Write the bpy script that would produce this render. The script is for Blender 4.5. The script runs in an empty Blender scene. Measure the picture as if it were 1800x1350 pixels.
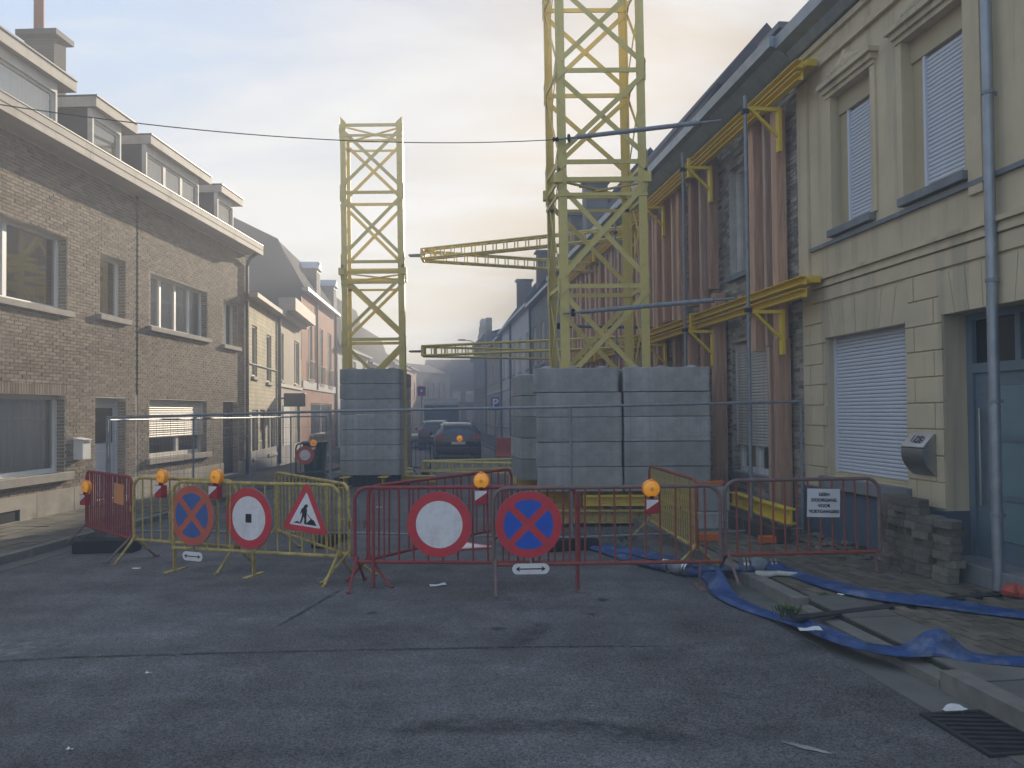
import bpy, bmesh, math, random
from mathutils import Vector, Matrix
random.seed(7)
PI = math.pi
C = bpy.context.scene.collection
S = bpy.context.scene

# ------------------------------------------------------------------ camera, sky, sun, exposure
F = 1352.0; CAMZ = 1.85; PITCH = math.radians(1.2); ROLL = 0.009; SH = 21.7
_cp, _sp, _cr, _sr = math.cos(PITCH), math.sin(PITCH), math.cos(ROLL), math.sin(ROLL)
FW = Vector((0, _cp, _sp)); U0 = Vector((0, -_sp, _cp)); R0 = Vector((1, 0, 0))
RT = R0 * _cr - U0 * _sr; UP = U0 * _cr + R0 * _sr
cd = bpy.data.cameras.new('camera'); cam = bpy.data.objects.new('camera', cd); C.objects.link(cam)
cam.matrix_world = Matrix(((RT.x, UP.x, -FW.x, 0), (RT.y, UP.y, -FW.y, 0), (RT.z, UP.z, -FW.z, CAMZ), (0, 0, 0, 1)))
cd.sensor_width = 36.0; cd.lens = F / 1800 * 36; cd.shift_y = SH / 1800; cd.clip_end = 2000; cd.clip_start = 0.05
S.camera = cam
SUN_AZ, SUN_EL = 13.5, 16.0          # degrees right of +Y, above horizon
S.view_settings.view_transform = 'Standard'; S.view_settings.look = 'None'
S.view_settings.gamma = 1; S.view_settings.use_curve_mapping = False
S.view_settings.exposure = 1.45
w = bpy.data.worlds.new('World'); S.world = w; w.use_nodes = True
nt = w.node_tree; nt.nodes.clear(); N = nt.nodes.new; LK = nt.links.new
out = N('ShaderNodeOutputWorld'); bg = N('ShaderNodeBackground'); sky = N('ShaderNodeTexSky')
sky.sky_type = 'NISHITA'; sky.sun_disc = False; sky.sun_elevation = math.radians(SUN_EL)
sky.sun_rotation = math.radians(SUN_AZ); sky.dust_density = 1.2; sky.air_density = 1.0; sky.ozone_density = 1.3
bg.inputs['Strength'].default_value = 0.12
tc = N('ShaderNodeTexCoord'); sep = N('ShaderNodeSeparateXYZ'); LK(tc.outputs['Generated'], sep.inputs[0])
zz = N('ShaderNodeMath'); zz.operation = 'MAXIMUM'; zz.inputs[1].default_value = 0.0; LK(sep.outputs['Z'], zz.inputs[0])
za = N('ShaderNodeMath'); za.operation = 'ADD'; za.inputs[1].default_value = 0.12; LK(zz.outputs[0], za.inputs[0])
dx = N('ShaderNodeMath'); dx.operation = 'DIVIDE'; LK(sep.outputs['X'], dx.inputs[0]); LK(za.outputs[0], dx.inputs[1])
dy = N('ShaderNodeMath'); dy.operation = 'DIVIDE'; LK(sep.outputs['Y'], dy.inputs[0]); LK(za.outputs[0], dy.inputs[1])
cmb = N('ShaderNodeCombineXYZ'); LK(dx.outputs[0], cmb.inputs[0]); LK(dy.outputs[0], cmb.inputs[1])
mp = N('ShaderNodeMapping'); mp.inputs['Rotation'].default_value = (0, 0, 0.35); mp.inputs['Scale'].default_value = (0.4, 1.0, 1); LK(cmb.outputs[0], mp.inputs[0])
cn = N('ShaderNodeTexNoise'); cn.inputs['Scale'].default_value = 1.5; cn.inputs['Detail'].default_value = 7; cn.inputs['Roughness'].default_value = 0.6; cn.inputs['Distortion'].default_value = 0.6; LK(mp.outputs[0], cn.inputs['Vector'])
cr_ = N('ShaderNodeMapRange'); cr_.inputs[1].default_value = 0.43; cr_.inputs[2].default_value = 0.62; cr_.inputs[3].default_value = 0.0; cr_.inputs[4].default_value = 0.85; LK(cn.outputs[0], cr_.inputs[0])
# thin high veil: it evens the sky out, so the glow round the sun is soft and never blown out
lum = N('ShaderNodeRGBToBW'); LK(sky.outputs[0], lum.inputs[0])
inv = N('ShaderNodeMath'); inv.operation = 'POWER'; inv.inputs[1].default_value = -0.83; LK(lum.outputs[0], inv.inputs[0])
inv2 = N('ShaderNodeMath'); inv2.operation = 'MULTIPLY'; inv2.inputs[1].default_value = 1.62; LK(inv.outputs[0], inv2.inputs[0]); inv = inv2
vs = N('ShaderNodeVectorMath'); vs.operation = 'SCALE'; LK(sky.outputs[0], vs.inputs[0]); LK(inv.outputs[0], vs.inputs['Scale'])
hs = N('ShaderNodeHueSaturation'); hs.inputs['Saturation'].default_value = 1.08; LK(vs.outputs[0], hs.inputs['Color'])
lu2 = N('ShaderNodeMath'); lu2.operation = 'MULTIPLY'; LK(lum.outputs[0], lu2.inputs[0]); LK(inv.outputs[0], lu2.inputs[1])
lm2 = N('ShaderNodeMath'); lm2.operation = 'MULTIPLY_ADD'; lm2.inputs[1].default_value = 1.08; lm2.inputs[2].default_value = 0.5; LK(lu2.outputs[0], lm2.inputs[0])
cc = N('ShaderNodeMix'); cc.data_type = 'RGBA'; cc.blend_type = 'MULTIPLY'; cc.inputs[0].default_value = 1; cc.inputs[7].default_value = (0.985, 0.995, 1.0, 1)
LK(lm2.outputs[0], cc.inputs[6])
mx = N('ShaderNodeMix'); mx.data_type = 'RGBA'; LK(cr_.outputs[0], mx.inputs[0]); LK(hs.outputs[0], mx.inputs[6]); LK(cc.outputs[2], mx.inputs[7])
LK(mx.outputs[2], bg.inputs[0]); LK(bg.outputs[0], out.inputs[0])
sd = bpy.data.lights.new('sun', 'SUN'); sd.energy = 5.0; sd.angle = math.radians(0.6); sd.color = (1.0, 0.86, 0.66)
sun = bpy.data.objects.new('sun', sd); C.objects.link(sun)
_a, _e = math.radians(SUN_AZ), math.radians(SUN_EL)
sdir = Vector((math.sin(_a) * math.cos(_e), math.cos(_a) * math.cos(_e), math.sin(_e)))
sun.rotation_euler = (-sdir).to_track_quat('-Z', 'Y').to_euler()

# ------------------------------------------------------------------ pixel -> direction helpers
def ray(px, py): return FW + RT * ((px - 900) / F) + UP * ((675 - py + SH) / F)
def ground(px, py, z=0.0):
    d = ray(px, py); k = (z - CAMZ) / d.z; return Vector((d.x * k, d.y * k, z))
def atY(px, py, Y):
    d = ray(px, py); k = Y / d.y; return Vector((d.x * k, Y, CAMZ + d.z * k))
class Fac:                                   # a facade line: t runs away along it, n points to the street
    def __init__(s, p, slope, side):
        n = math.hypot(slope, 1); s.d = (slope / n, 1 / n); s.p = (p[0], p[1]); s.side = side; s.sg = -side
        s.n = (s.d[1] * side, -s.d[0] * side); s.rot = math.atan2(s.d[1], s.d[0])
    def P(s, t, n, z): return Vector((s.p[0] + s.d[0] * t + s.n[0] * n, s.p[1] + s.d[1] * t + s.n[1] * n, z))
    def at(s, px, py, n=0.0):
        d = ray(px, py); qx, qy = s.p[0] + s.n[0] * n, s.p[1] + s.n[1] * n
        k = (qx * s.n[0] + qy * s.n[1]) / (d.x * s.n[0] + d.y * s.n[1])
        return ((d.x * k - qx) * s.d[0] + (d.y * k - qy) * s.d[1], CAMZ + d.z * k)
    def tt(s, px, n=0.0): return s.at(px, 722, n)[0]
    def op(s, pl, pr, yt, yb, n=0.0):        # opening from the pixels of its left/right edge and top/bottom at the left edge
        a, z1 = s.at(pl, yt, n); _, z0 = s.at(pl, yb, n); b = s.at(pr, yt, n)[0]
        return (min(a, b), max(a, b), min(z0, z1), max(z0, z1))

# ------------------------------------------------------------------ mesh builder and object helpers
class MB:
    def __init__(s, sg=1.0): s.v = []; s.f = []; s.sg = sg
    def pt(s, p): s.v.append((p[0], p[1] * s.sg, p[2])); return len(s.v) - 1
    def face(s, *ps): s.f.append([s.pt(p) for p in ps]); return s
    def box(s, x0, x1, y0, y1, z0, z1):
        b = [s.pt((x, y, z)) for z in (z0, z1) for x, y in ((x0, y0), (x1, y0), (x1, y1), (x0, y1))]
        for q in ((0, 3, 2, 1), (4, 5, 6, 7), (0, 1, 5, 4), (1, 2, 6, 5), (2, 3, 7, 6), (3, 0, 4, 7)): s.f.append([b[i] for i in q])
        return s
    def bar(s, p, q, w, h, up=(0, 0, 1), off=(0, 0)):   # rectangular bar from p to q
        p = Vector(p); q = Vector(q); d = (q - p).normalized(); u = Vector(up)
        if abs(d.dot(u)) > 0.98: u = Vector((0, 1, 0))
        a = d.cross(u).normalized(); b = a.cross(d).normalized(); o = a * off[0] + b * off[1]
        r = [s.pt(c + o + a * (i * w / 2) + b * (j * h / 2)) for c in (p, q) for i, j in ((-1, -1), (1, -1), (1, 1), (-1, 1))]
        for f in ((0, 3, 2, 1), (4, 5, 6, 7), (0, 1, 5, 4), (1, 2, 6, 5), (2, 3, 7, 6), (3, 0, 4, 7)): s.f.append([r[i] for i in f])
        return s
    def tube(s, pts, r, n=8, cap=True, closed=False):
        pts = [Vector(p) for p in pts]; rings = []; m = len(pts); a = None
        for i, p in enumerate(pts):
            if closed: d = pts[(i + 1) % m] - pts[i - 1]
            else: d = pts[min(i + 1, m - 1)] - pts[max(i - 1, 0)]
            d.normalize()
            if a is None:
                u = Vector((0, 0, 1)) if abs(d.z) < 0.9 else Vector((0, 1, 0)); a = d.cross(u).normalized()
            else:
                a = (a - d * a.dot(d)).normalized()
            b = d.cross(a); rr = r[i] if isinstance(r, (list, tuple)) else r
            rings.append([s.pt(p + a * (rr * math.cos(2 * PI * k / n)) + b * (rr * math.sin(2 * PI * k / n))) for k in range(n)])
        for i in range(m if closed else m - 1):
            A = rings[i]; B = rings[(i + 1) % m]
            for k in range(n): s.f.append([A[k], A[(k + 1) % n], B[(k + 1) % n], B[k]])
        if cap and not closed: s.f.append(rings[0][::-1]); s.f.append(rings[-1])
        return s
    def prism(s, poly, fn, a, b):           # poly of (u,v); fn(u,v,w) -> point; extruded from w=a to w=b
        A = [s.pt(fn(u, v, a)) for u, v in poly]; B = [s.pt(fn(u, v, b)) for u, v in poly]; n = len(poly)
        s.f.append(A[::-1]); s.f.append(B)
        for i in range(n): s.f.append([A[i], A[(i + 1) % n], B[(i + 1) % n], B[i]])
        return s
    def ring(s, ro, ri, fn, a, b, n=48):     # annulus
        def cirs(r, w_): return [s.pt(fn(r * math.cos(2 * PI * k / n), r * math.sin(2 * PI * k / n), w_)) for k in range(n)]
        oa, ob, ia, ib = cirs(ro, a), cirs(ro, b), cirs(ri, a), cirs(ri, b)
        for k in range(n):
            j = (k + 1) % n
            s.f += [[oa[k], oa[j], ob[j], ob[k]], [ia[k], ib[k], ib[j], ia[j]], [ob[k], ob[j], ib[j], ib[k]], [oa[k], ia[k], ia[j], oa[j]]]
        return s
    def lathe(s, prof, fn, n=24):            # prof of (r, w)
        rings = [[s.pt(fn(r * math.cos(2 * PI * k / n), r * math.sin(2 * PI * k / n), w_)) for k in range(n)] for r, w_ in prof]
        for A, B in zip(rings, rings[1:]):
            for k in range(n): s.f.append([A[k], A[(k + 1) % n], B[(k + 1) % n], B[k]])
        s.f.append(rings[0][::-1]); s.f.append(rings[-1]); return s
    def mesh(s, name, mat, smooth=False):
        m = bpy.data.meshes.new(name); m.from_pydata(s.v, [], s.f); m.update()
        if mat: m.materials.append(mat)
        if smooth:
            m.polygons.foreach_set('use_smooth', [True] * len(m.polygons))
            try: m.set_sharp_from_angle(angle=math.radians(38))
            except Exception: pass
        return m
    def build(s, name, mat, parent=None, smooth=False, bev=0.0, kind=None, label=None):
        o = bpy.data.objects.new(name, s.mesh(name, mat, smooth)); C.objects.link(o); o.parent = parent
        if bev:
            b = o.modifiers.new('bevel', 'BEVEL'); b.width = bev; b.segments = 2; b.limit_method = 'ANGLE'
        if kind: o['kind'] = kind
        if label: o['label'] = label
        return o
def inst(mesh, name, parent, loc=(0, 0, 0), rot=(0, 0, 0), sc=(1, 1, 1)):
    o = bpy.data.objects.new(name, mesh); C.objects.link(o); o.parent = parent; o.location = loc; o.rotation_euler = rot; o.scale = sc
    return o
def thing(name, label, cat, loc=(0, 0, 0), rot=0.0, group=None):
    o = bpy.data.objects.new(name, None); C.objects.link(o); o.location = loc; o.rotation_euler = (0, 0, rot); o.empty_display_size = 0.2
    o['label'] = label; o['category'] = cat
    if group: o['group'] = group
    return o
def tag(o, label, cat, group=None):
    o['label'] = label; o['category'] = cat
    if group: o['group'] = group
    return o
def textmesh(txt, size, name, mat, parent, M4, align='CENTER', depth=0.0015, bold=0.0):
    cu = bpy.data.curves.new('lettering', 'FONT'); cu.body = txt; cu.size = size; cu.align_x = align; cu.align_y = 'CENTER'; cu.extrude = depth; cu.offset = bold
    o = bpy.data.objects.new('lettering', cu); C.objects.link(o); bpy.context.view_layer.update()
    m = bpy.data.meshes.new_from_object(o.evaluated_get(bpy.context.evaluated_depsgraph_get()))
    bpy.data.objects.remove(o); m.transform(M4); m.materials.clear(); m.materials.append(mat)
    r = bpy.data.objects.new(name, m); C.objects.link(r); r.parent = parent; return r

# ------------------------------------------------------------------ materials
def mat(name, col, rough=0.8, var=0.2, scale=3.0, bump=0.15, bscale=60.0, metal=0.0, spec=0.3, stain=None, stain_amt=0.0, stain_scale=2.0, stain_lo=0.5, rnd=0.0, stretch=(1, 1, 1), coat=0.0, bdist=0.01, streak=None, streak_amt=0.0):
    m = bpy.data.materials.new(name); m.use_nodes = True; t = m.node_tree; P = t.nodes['Principled BSDF']; n = t.nodes.new; l = t.links.new
    P.inputs['Roughness'].default_value = rough; P.inputs['Metallic'].default_value = metal
    P.inputs['Specular IOR Level'].default_value = spec; P.inputs['Coat Weight'].default_value = coat
    co = n('ShaderNodeTexCoord'); mpn = n('ShaderNodeMapping'); mpn.inputs['Scale'].default_value = stretch; l(co.outputs['Object'], mpn.inputs[0])
    no = n('ShaderNodeTexNoise'); no.inputs['Scale'].default_value = scale; no.inputs['Detail'].default_value = 8; no.inputs['Roughness'].default_value = 0.62; l(mpn.outputs[0], no.inputs['Vector'])
    mr = n('ShaderNodeMapRange'); mr.inputs[1].default_value = 0.3; mr.inputs[2].default_value = 0.7; mr.inputs[3].default_value = 1 - var; mr.inputs[4].default_value = 1 + var; l(no.outputs[0], mr.inputs[0])
    val = mr.outputs[0]
    if rnd:
        oi = n('ShaderNodeObjectInfo'); ge = n('ShaderNodeNewGeometry'); ad = n('ShaderNodeMath'); ad.operation = 'ADD'; l(oi.outputs['Random'], ad.inputs[0]); l(ge.outputs['Random Per Island'], ad.inputs[1])
        fr = n('ShaderNodeMath'); fr.operation = 'FRACT'; l(ad.outputs[0], fr.inputs[0])
        r2 = n('ShaderNodeMapRange'); r2.inputs[3].default_value = 1 - rnd; r2.inputs[4].default_value = 1 + rnd; l(fr.outputs[0], r2.inputs[0])
        mu = n('ShaderNodeMath'); mu.operation = 'MULTIPLY'; l(val, mu.inputs[0]); l(r2.outputs[0], mu.inputs[1]); val = mu.outputs[0]
    base = n('ShaderNodeMix'); base.data_type = 'RGBA'; base.blend_type = 'MULTIPLY'; base.inputs[0].default_value = 1.0
    base.inputs[6].default_value = (*col, 1); l(val, base.inputs[7]); cur = base.outputs[2]
    if stain:
        s2 = n('ShaderNodeTexNoise'); s2.inputs['Scale'].default_value = stain_scale; s2.inputs['Detail'].default_value = 6; s2.inputs['Roughness'].default_value = 0.7; l(co.outputs['Object'], s2.inputs['Vector'])
        sm = n('ShaderNodeMapRange'); sm.inputs[1].default_value = stain_lo; sm.inputs[2].default_value = 0.72; sm.inputs[3].default_value = 0; sm.inputs[4].default_value = stain_amt; l(s2.outputs[0], sm.inputs[0])
        mi = n('ShaderNodeMix'); mi.data_type = 'RGBA'; l(sm.outputs[0], mi.inputs[0]); l(cur, mi.inputs[6]); mi.inputs[7].default_value = (*stain, 1); cur = mi.outputs[2]
    if streak:
        m3 = n('ShaderNodeMapping'); m3.inputs['Scale'].default_value = (3.2, 3.2, 0.16); l(co.outputs['Object'], m3.inputs[0])
        s3 = n('ShaderNodeTexNoise'); s3.inputs['Scale'].default_value = 1.3; s3.inputs['Detail'].default_value = 7; s3.inputs['Roughness'].default_value = 0.65; l(m3.outputs[0], s3.inputs['Vector'])
        q3 = n('ShaderNodeMapRange'); q3.inputs[1].default_value = 0.5; q3.inputs[2].default_value = 0.74; q3.inputs[3].default_value = 0; q3.inputs[4].default_value = streak_amt; l(s3.outputs[0], q3.inputs[0])
        i3 = n('ShaderNodeMix'); i3.data_type = 'RGBA'; l(q3.outputs[0], i3.inputs[0]); l(cur, i3.inputs[6]); i3.inputs[7].default_value = (*streak, 1); cur = i3.outputs[2]
    l(cur, P.inputs['Base Color'])
    if bump:
        bn = n('ShaderNodeTexNoise'); bn.inputs['Scale'].default_value = bscale; bn.inputs['Detail'].default_value = 4; l(co.outputs['Object'], bn.inputs['Vector'])
        bu = n('ShaderNodeBump'); bu.inputs['Strength'].default_value = bump; bu.inputs['Distance'].default_value = bdist; l(bn.outputs[0], bu.inputs['Height']); l(bu.outputs[0], P.inputs['Normal'])
    return m
def brick_tex(name, c1, c2, mort, bw=0.22, bh=0.065, ms=0.008):   # for walls too far to tell bricks apart
    m = bpy.data.materials.new(name); m.use_nodes = True; t = m.node_tree; P = t.nodes['Principled BSDF']; n = t.nodes.new; l = t.links.new
    co = n('ShaderNodeTexCoord'); sp_ = n('ShaderNodeSeparateXYZ'); l(co.outputs['Object'], sp_.inputs[0]); cb = n('ShaderNodeCombineXYZ'); l(sp_.outputs[0], cb.inputs[0]); l(sp_.outputs[2], cb.inputs[1])
    b = n('ShaderNodeTexBrick'); b.inputs['Scale'].default_value = 1; b.inputs['Brick Width'].default_value = bw; b.inputs['Row Height'].default_value = bh; b.inputs['Mortar Size'].default_value = ms
    b.inputs['Color1'].default_value = (*c1, 1); b.inputs['Color2'].default_value = (*c2, 1); b.inputs['Mortar'].default_value = (*mort, 1); l(cb.outputs[0], b.inputs['Vector'])
    no = n('ShaderNodeTexNoise'); no.inputs['Scale'].default_value = 1.5; no.inputs['Detail'].default_value = 8; l(co.outputs['Object'], no.inputs['Vector'])
    mr = n('ShaderNodeMapRange'); mr.inputs[1].default_value = 0.3; mr.inputs[2].default_value = 0.7; mr.inputs[3].default_value = 0.75; mr.inputs[4].default_value = 1.2; l(no.outputs[0], mr.inputs[0])
    mi = n('ShaderNodeMix'); mi.data_type = 'RGBA'; mi.blend_type = 'MULTIPLY'; mi.inputs[0].default_value = 1; l(b.outputs[0], mi.inputs[6]); l(mr.outputs[0], mi.inputs[7])
    l(mi.outputs[2], P.inputs['Base Color']); P.inputs['Roughness'].default_value = 0.9; P.inputs['Specular IOR Level'].default_value = 0.2; return m
def glass_mat(name, tint=(0.6, 0.66, 0.68), refl=0.5):
    m = bpy.data.materials.new(name); m.use_nodes = True; t = m.node_tree; t.nodes.clear(); n = t.nodes.new; l = t.links.new
    o = n('ShaderNodeOutputMaterial'); tr = n('ShaderNodeBsdfTransparent'); tr.inputs[0].default_value = (*tint, 1); g = n('ShaderNodeBsdfGlossy'); g.inputs['Roughness'].default_value = 0.03
    lw = n('ShaderNodeFresnel'); lw.inputs[0].default_value = 1.55; mr = n('ShaderNodeMath'); mr.operation = 'MULTIPLY_ADD'; mr.inputs[1].default_value = 1.0; mr.inputs[2].default_value = refl * 0.12; l(lw.outputs[0], mr.inputs[0])
    mi = n('ShaderNodeMixShader'); l(mr.outputs[0], mi.inputs[0]); l(tr.outputs[0], mi.inputs[1]); l(g.outputs[0], mi.inputs[2]); l(mi.outputs[0], o.inputs[0]); return m
def asphalt_mat():
    m = bpy.data.materials.new('asphalt'); m.use_nodes = True; t = m.node_tree; P = t.nodes['Principled BSDF']; n = t.nodes.new; l = t.links.new
    co = n('ShaderNodeTexCoord')
    def noise(sc, det=6, ro=0.6, stretch=None):
        a = n('ShaderNodeTexNoise'); a.inputs['Scale'].default_value = sc; a.inputs['Detail'].default_value = det; a.inputs['Roughness'].default_value = ro
        if stretch:
            q = n('ShaderNodeMapping'); q.inputs['Scale'].default_value = stretch; q.inputs['Rotation'].default_value = (0, 0, 0.12); l(co.outputs['Object'], q.inputs[0]); l(q.outputs[0], a.inputs['Vector'])
        else: l(co.outputs['Object'], a.inputs['Vector'])
        return a.outputs[0]
    def rng(v, a, b, c, d):
        q = n('ShaderNodeMapRange'); q.inputs[1].default_value = a; q.inputs[2].default_value = b; q.inputs[3].default_value = c; q.inputs[4].default_value = d; l(v, q.inputs[0]); return q.outputs[0]
    def mul(a, b):
        q = n('ShaderNodeMath'); q.operation = 'MULTIPLY'; l(a, q.inputs[0]); l(b, q.inputs[1]); return q.outputs[0]
    v = mul(rng(noise(0.35, 7), 0.32, 0.7, 0.62, 1.38), rng(noise(2.2, 8, 0.7), 0.3, 0.7, 0.7, 1.3))
    v = mul(v, rng(noise(0.8, 5, 0.6, (0.35, 2.2, 1)), 0.35, 0.65, 0.86, 1.12))
    vo = n('ShaderNodeTexVoronoi'); vo.inputs['Scale'].default_value = 110; l(co.outputs['Object'], vo.inputs['Vector'])
    sx_ = n('ShaderNodeSeparateColor'); l(vo.outputs['Color'], sx_.inputs[0])
    v = mul(v, rng(sx_.outputs[0], 0, 1, 0.45, 1.75))
    mi = n('ShaderNodeMix'); mi.data_type = 'RGBA'; mi.blend_type = 'MULTIPLY'; mi.inputs[0].default_value = 1; mi.inputs[6].default_value = (0.112, 0.109, 0.11, 1); l(v, mi.inputs[7]); cur = mi.outputs[2]
    l(cur, P.inputs['Base Color']); l(rng(noise(1.2), 0.3, 0.7, 0.72, 0.95), P.inputs['Roughness']); P.inputs['Specular IOR Level'].default_value = 0.25
    bu = n('ShaderNodeBump'); bu.inputs['Strength'].default_value = 0.5; bu.inputs['Distance'].default_value = 0.006; l(vo.outputs['Distance'], bu.inputs['Height']); l(bu.outputs[0], P.inputs['Normal']); return m

M = {}
M['asphalt'] = asphalt_mat()
M['tar'] = mat('tar_seam', (0.05, 0.05, 0.053), 0.8, 0.3, 8, 0.2)
M['rubber_mark'] = mat('rubber_mark', (0.05, 0.05, 0.053), 0.75, 0.3, 14, 0.3, 90)
def soft_mark(m, strength):
    t = m.node_tree; P = t.nodes['Principled BSDF']; n = t.nodes.new; l = t.links.new
    a = n('ShaderNodeAttribute'); a.attribute_name = 'fade'; co = n('ShaderNodeTexCoord'); no = n('ShaderNodeTexNoise'); no.inputs['Scale'].default_value = 9; no.inputs['Detail'].default_value = 9; no.inputs['Roughness'].default_value = .7; l(co.outputs['Object'], no.inputs['Vector'])
    r = n('ShaderNodeMapRange'); r.inputs[1].default_value = .32; r.inputs[2].default_value = .62; r.inputs[3].default_value = 0; r.inputs[4].default_value = strength; l(no.outputs[0], r.inputs[0])
    u = n('ShaderNodeMath'); u.operation = 'MULTIPLY'; l(a.outputs['Fac'], u.inputs[0]); l(r.outputs[0], u.inputs[1]); l(u.outputs[0], P.inputs['Alpha'])
M['patch'] = mat('worn_asphalt', (0.24, 0.235, 0.225), 0.9, 0.35, 6, 0.4, 60)
for _k, _s in (('patch', .9), ('rubber_mark', .5), ('tar', .9)): soft_mark(M[_k], _s)
M['paver'] = mat('paver', (0.145, 0.13, 0.1), 0.9, 0.25, 7, 0.3, 120, rnd=0.28, stain=(0.075, 0.085, 0.045), stain_amt=0.6, stain_scale=1.3)
M['sand_joint'] = mat('joint_sand', (0.05, 0.05, 0.04), 0.95, 0.3, 10, 0.3)
M['concrete'] = mat('concrete', (0.24, 0.235, 0.22), 0.9, 0.22, 2.5, 0.3, 50, stain=(0.11, 0.11, 0.10), stain_amt=0.6, stain_scale=1.5)
M['kerb'] = mat('kerb_concrete', (0.2, 0.19, 0.17), 0.9, 0.25, 4, 0.35, 60, rnd=0.12, stain=(0.07, 0.075, 0.05), stain_amt=0.7, stain_scale=2.5)
M['slab'] = mat('concrete_slab', (0.16, 0.155, 0.14), 0.9, 0.25, 3, 0.3, 60, rnd=0.12, stain=(0.07, 0.075, 0.05), stain_amt=0.7, stain_scale=1.5)
M['block'] = mat('ballast_concrete', (0.40, 0.40, 0.395), 0.92, 0.3, streak=(0.22, 0.22, 0.21), streak_amt=0.7, scale=2.2, bump=0.5, bscale=30, bdist=0.01, stain_lo=0.47, rnd=0.2, stain=(0.2, 0.2, 0.195), stain_amt=0.7, stain_scale=1.6)
M['lbrick'] = mat('brown_brick', (0.23, 0.183, 0.14), 0.9, 0.2, 9, 0.5, 70, rnd=0.3)
M['mortar'] = mat('mortar', (0.58, 0.53, 0.45), 0.95, 0.15, 8, 0.4, 90)
M['rbrick'] = mat('pale_brick', (0.33, 0.29, 0.24), 0.9, 0.2, 9, 0.5, 70, rnd=0.45)
M['rmortar'] = mat('grey_mortar', (0.46, 0.44, 0.41), 0.95, 0.15, 8, 0.4, 90)
M['yellow_plaster'] = mat('yellow_plaster', (0.62, 0.525, 0.36), 0.92, 0.1, 1.2, 0.5, 160, stain=(0.5, 0.43, 0.31), stain_amt=0.5, stain_scale=0.9, bdist=0.004, streak=(0.28, 0.255, 0.2), streak_amt=0.65)
M['yellow_pale'] = mat('pale_plaster_trim', (0.5, 0.42, 0.27), 0.92, 0.1, 1.5, 0.3, 160, bdist=0.004)
M['slate_plinth'] = mat('slate_blue_plinth', (0.095, 0.13, 0.17), 0.7, 0.15, 2, 0.2, 80)
M['bluestone'] = mat('bluestone', (0.22, 0.225, 0.235), 0.75, 0.2, 5, 0.2, 90)
M['sill_l'] = mat('sill_stone', (0.34, 0.31, 0.27), 0.85, 0.2, 5, 0.2, 90)
M['plinth_l'] = mat('plinth_slab', (0.42, 0.38, 0.31), 0.9, 0.18, 2.5, 0.25, 70, rnd=0.1, stain=(0.2, 0.18, 0.14), stain_amt=0.6, stain_scale=2)
M['white'] = mat('white_pvc', (0.72, 0.72, 0.7), 0.45, 0.06, 3, 0, spec=0.4)
M['white_old'] = mat('old_white_paint', (0.6, 0.57, 0.52), 0.7, 0.14, 4, 0.15, 40)
M['fascia'] = mat('fascia_board', (0.43, 0.395, 0.35), 0.75, 0.16, 2.5, 0.12, 30, stretch=(0.4, 1, 3), streak=(0.25, 0.225, 0.19), streak_amt=0.6)
M['soffit'] = mat('soffit_board', (0.42, 0.38, 0.34), 0.8, 0.1, 2.5, 0.1)
M['shutter_w'] = mat('white_shutter', (0.62, 0.65, 0.72), 0.5, 0.05, 3, 0, spec=0.4)
M['shutter_c'] = mat('cream_shutter', (0.72, 0.66, 0.58), 0.5, 0.06, 3, 0, spec=0.4)
M['slate'] = mat('slate_roof', (0.033, 0.037, 0.045), 0.95, 0.3, 6, 0.35, 25, spec=0.05)
M['slate2'] = mat('slate_cladding', (0.045, 0.052, 0.066), 0.7, 0.2, 8, 0.3, 25)
M['dark_tile'] = mat('dark_roof_tile', (0.07, 0.055, 0.048), 0.8, 0.3, 5, 0.5, 12)
M['zinc'] = mat('zinc', (0.33, 0.36, 0.4), 0.45, 0.18, 5, 0.1, 40, metal=0.6)
M['galv'] = mat('galvanised_steel', (0.27, 0.285, 0.31), 0.6, 0.2, 12, 0.08, 60, metal=0.35)
M['dark_pipe'] = mat('dark_pipe', (0.07, 0.075, 0.085), 0.5, 0.2, 6, 0.05)
M['door_blue'] = mat('door_grey_blue', (0.15, 0.2, 0.24), 0.4, 0.1, 3, 0.05, spec=0.45)
M['door_panel'] = mat('door_panel_glass', (0.17, 0.26, 0.29), 0.25, 0.1, 3, 0.05, spec=0.5)
M['door_white'] = mat('door_pale_blue', (0.5, 0.54, 0.6), 0.45, 0.06, 3, 0.05)
M['door_brown'] = mat('door_dark_wood', (0.075, 0.06, 0.05), 0.5, 0.25, 5, 0.1, stretch=(6, 6, 0.6))
M['dark'] = mat('dark_room', (0.02, 0.02, 0.022), 0.9, 0.3, 3, 0)
M['glass'] = glass_mat('window_glass', (.86, .9, .92), 2.2)
M['curtain'] = mat('white_curtain', (0.82, 0.82, 0.8), 0.9, 0.12, 3, 0.1, stretch=(8, 1, 0.5))
M['curtain_b'] = mat('blue_grey_curtain', (0.8, 0.84, 0.86), 0.9, 0.15, 3, 0.1, stretch=(6, 1, 0.4))
M['plant_room'] = mat('room_with_plant', (0.12, 0.1, 0.06), 0.9, 0.6, 2.0, 0, stain=(0.25, 0.2, 0.11), stain_amt=0.7, stain_scale=3)
M['yellow_steel'] = mat('yellow_steel', (0.7, 0.58, 0.2), 0.55, 0.16, 5, 0.1, 40, spec=0.4, stain=(0.3, 0.2, 0.07), stain_amt=0.4, stain_scale=5)
M['yellow_waler'] = mat('bright_yellow_beam', (0.72, 0.52, 0.05), 0.5, 0.12, 4, 0.08, 40, spec=0.4, stain=(0.4, 0.28, 0.07), stain_amt=0.35, stain_scale=4)
M['yellow_bar'] = mat('yellow_barrier_paint', (0.54, 0.41, 0.13), 0.6, 0.2, 9, 0.1, 60, stain=(0.16, 0.1, 0.06), stain_amt=0.9, stain_scale=10, stain_lo=0.46)
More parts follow.
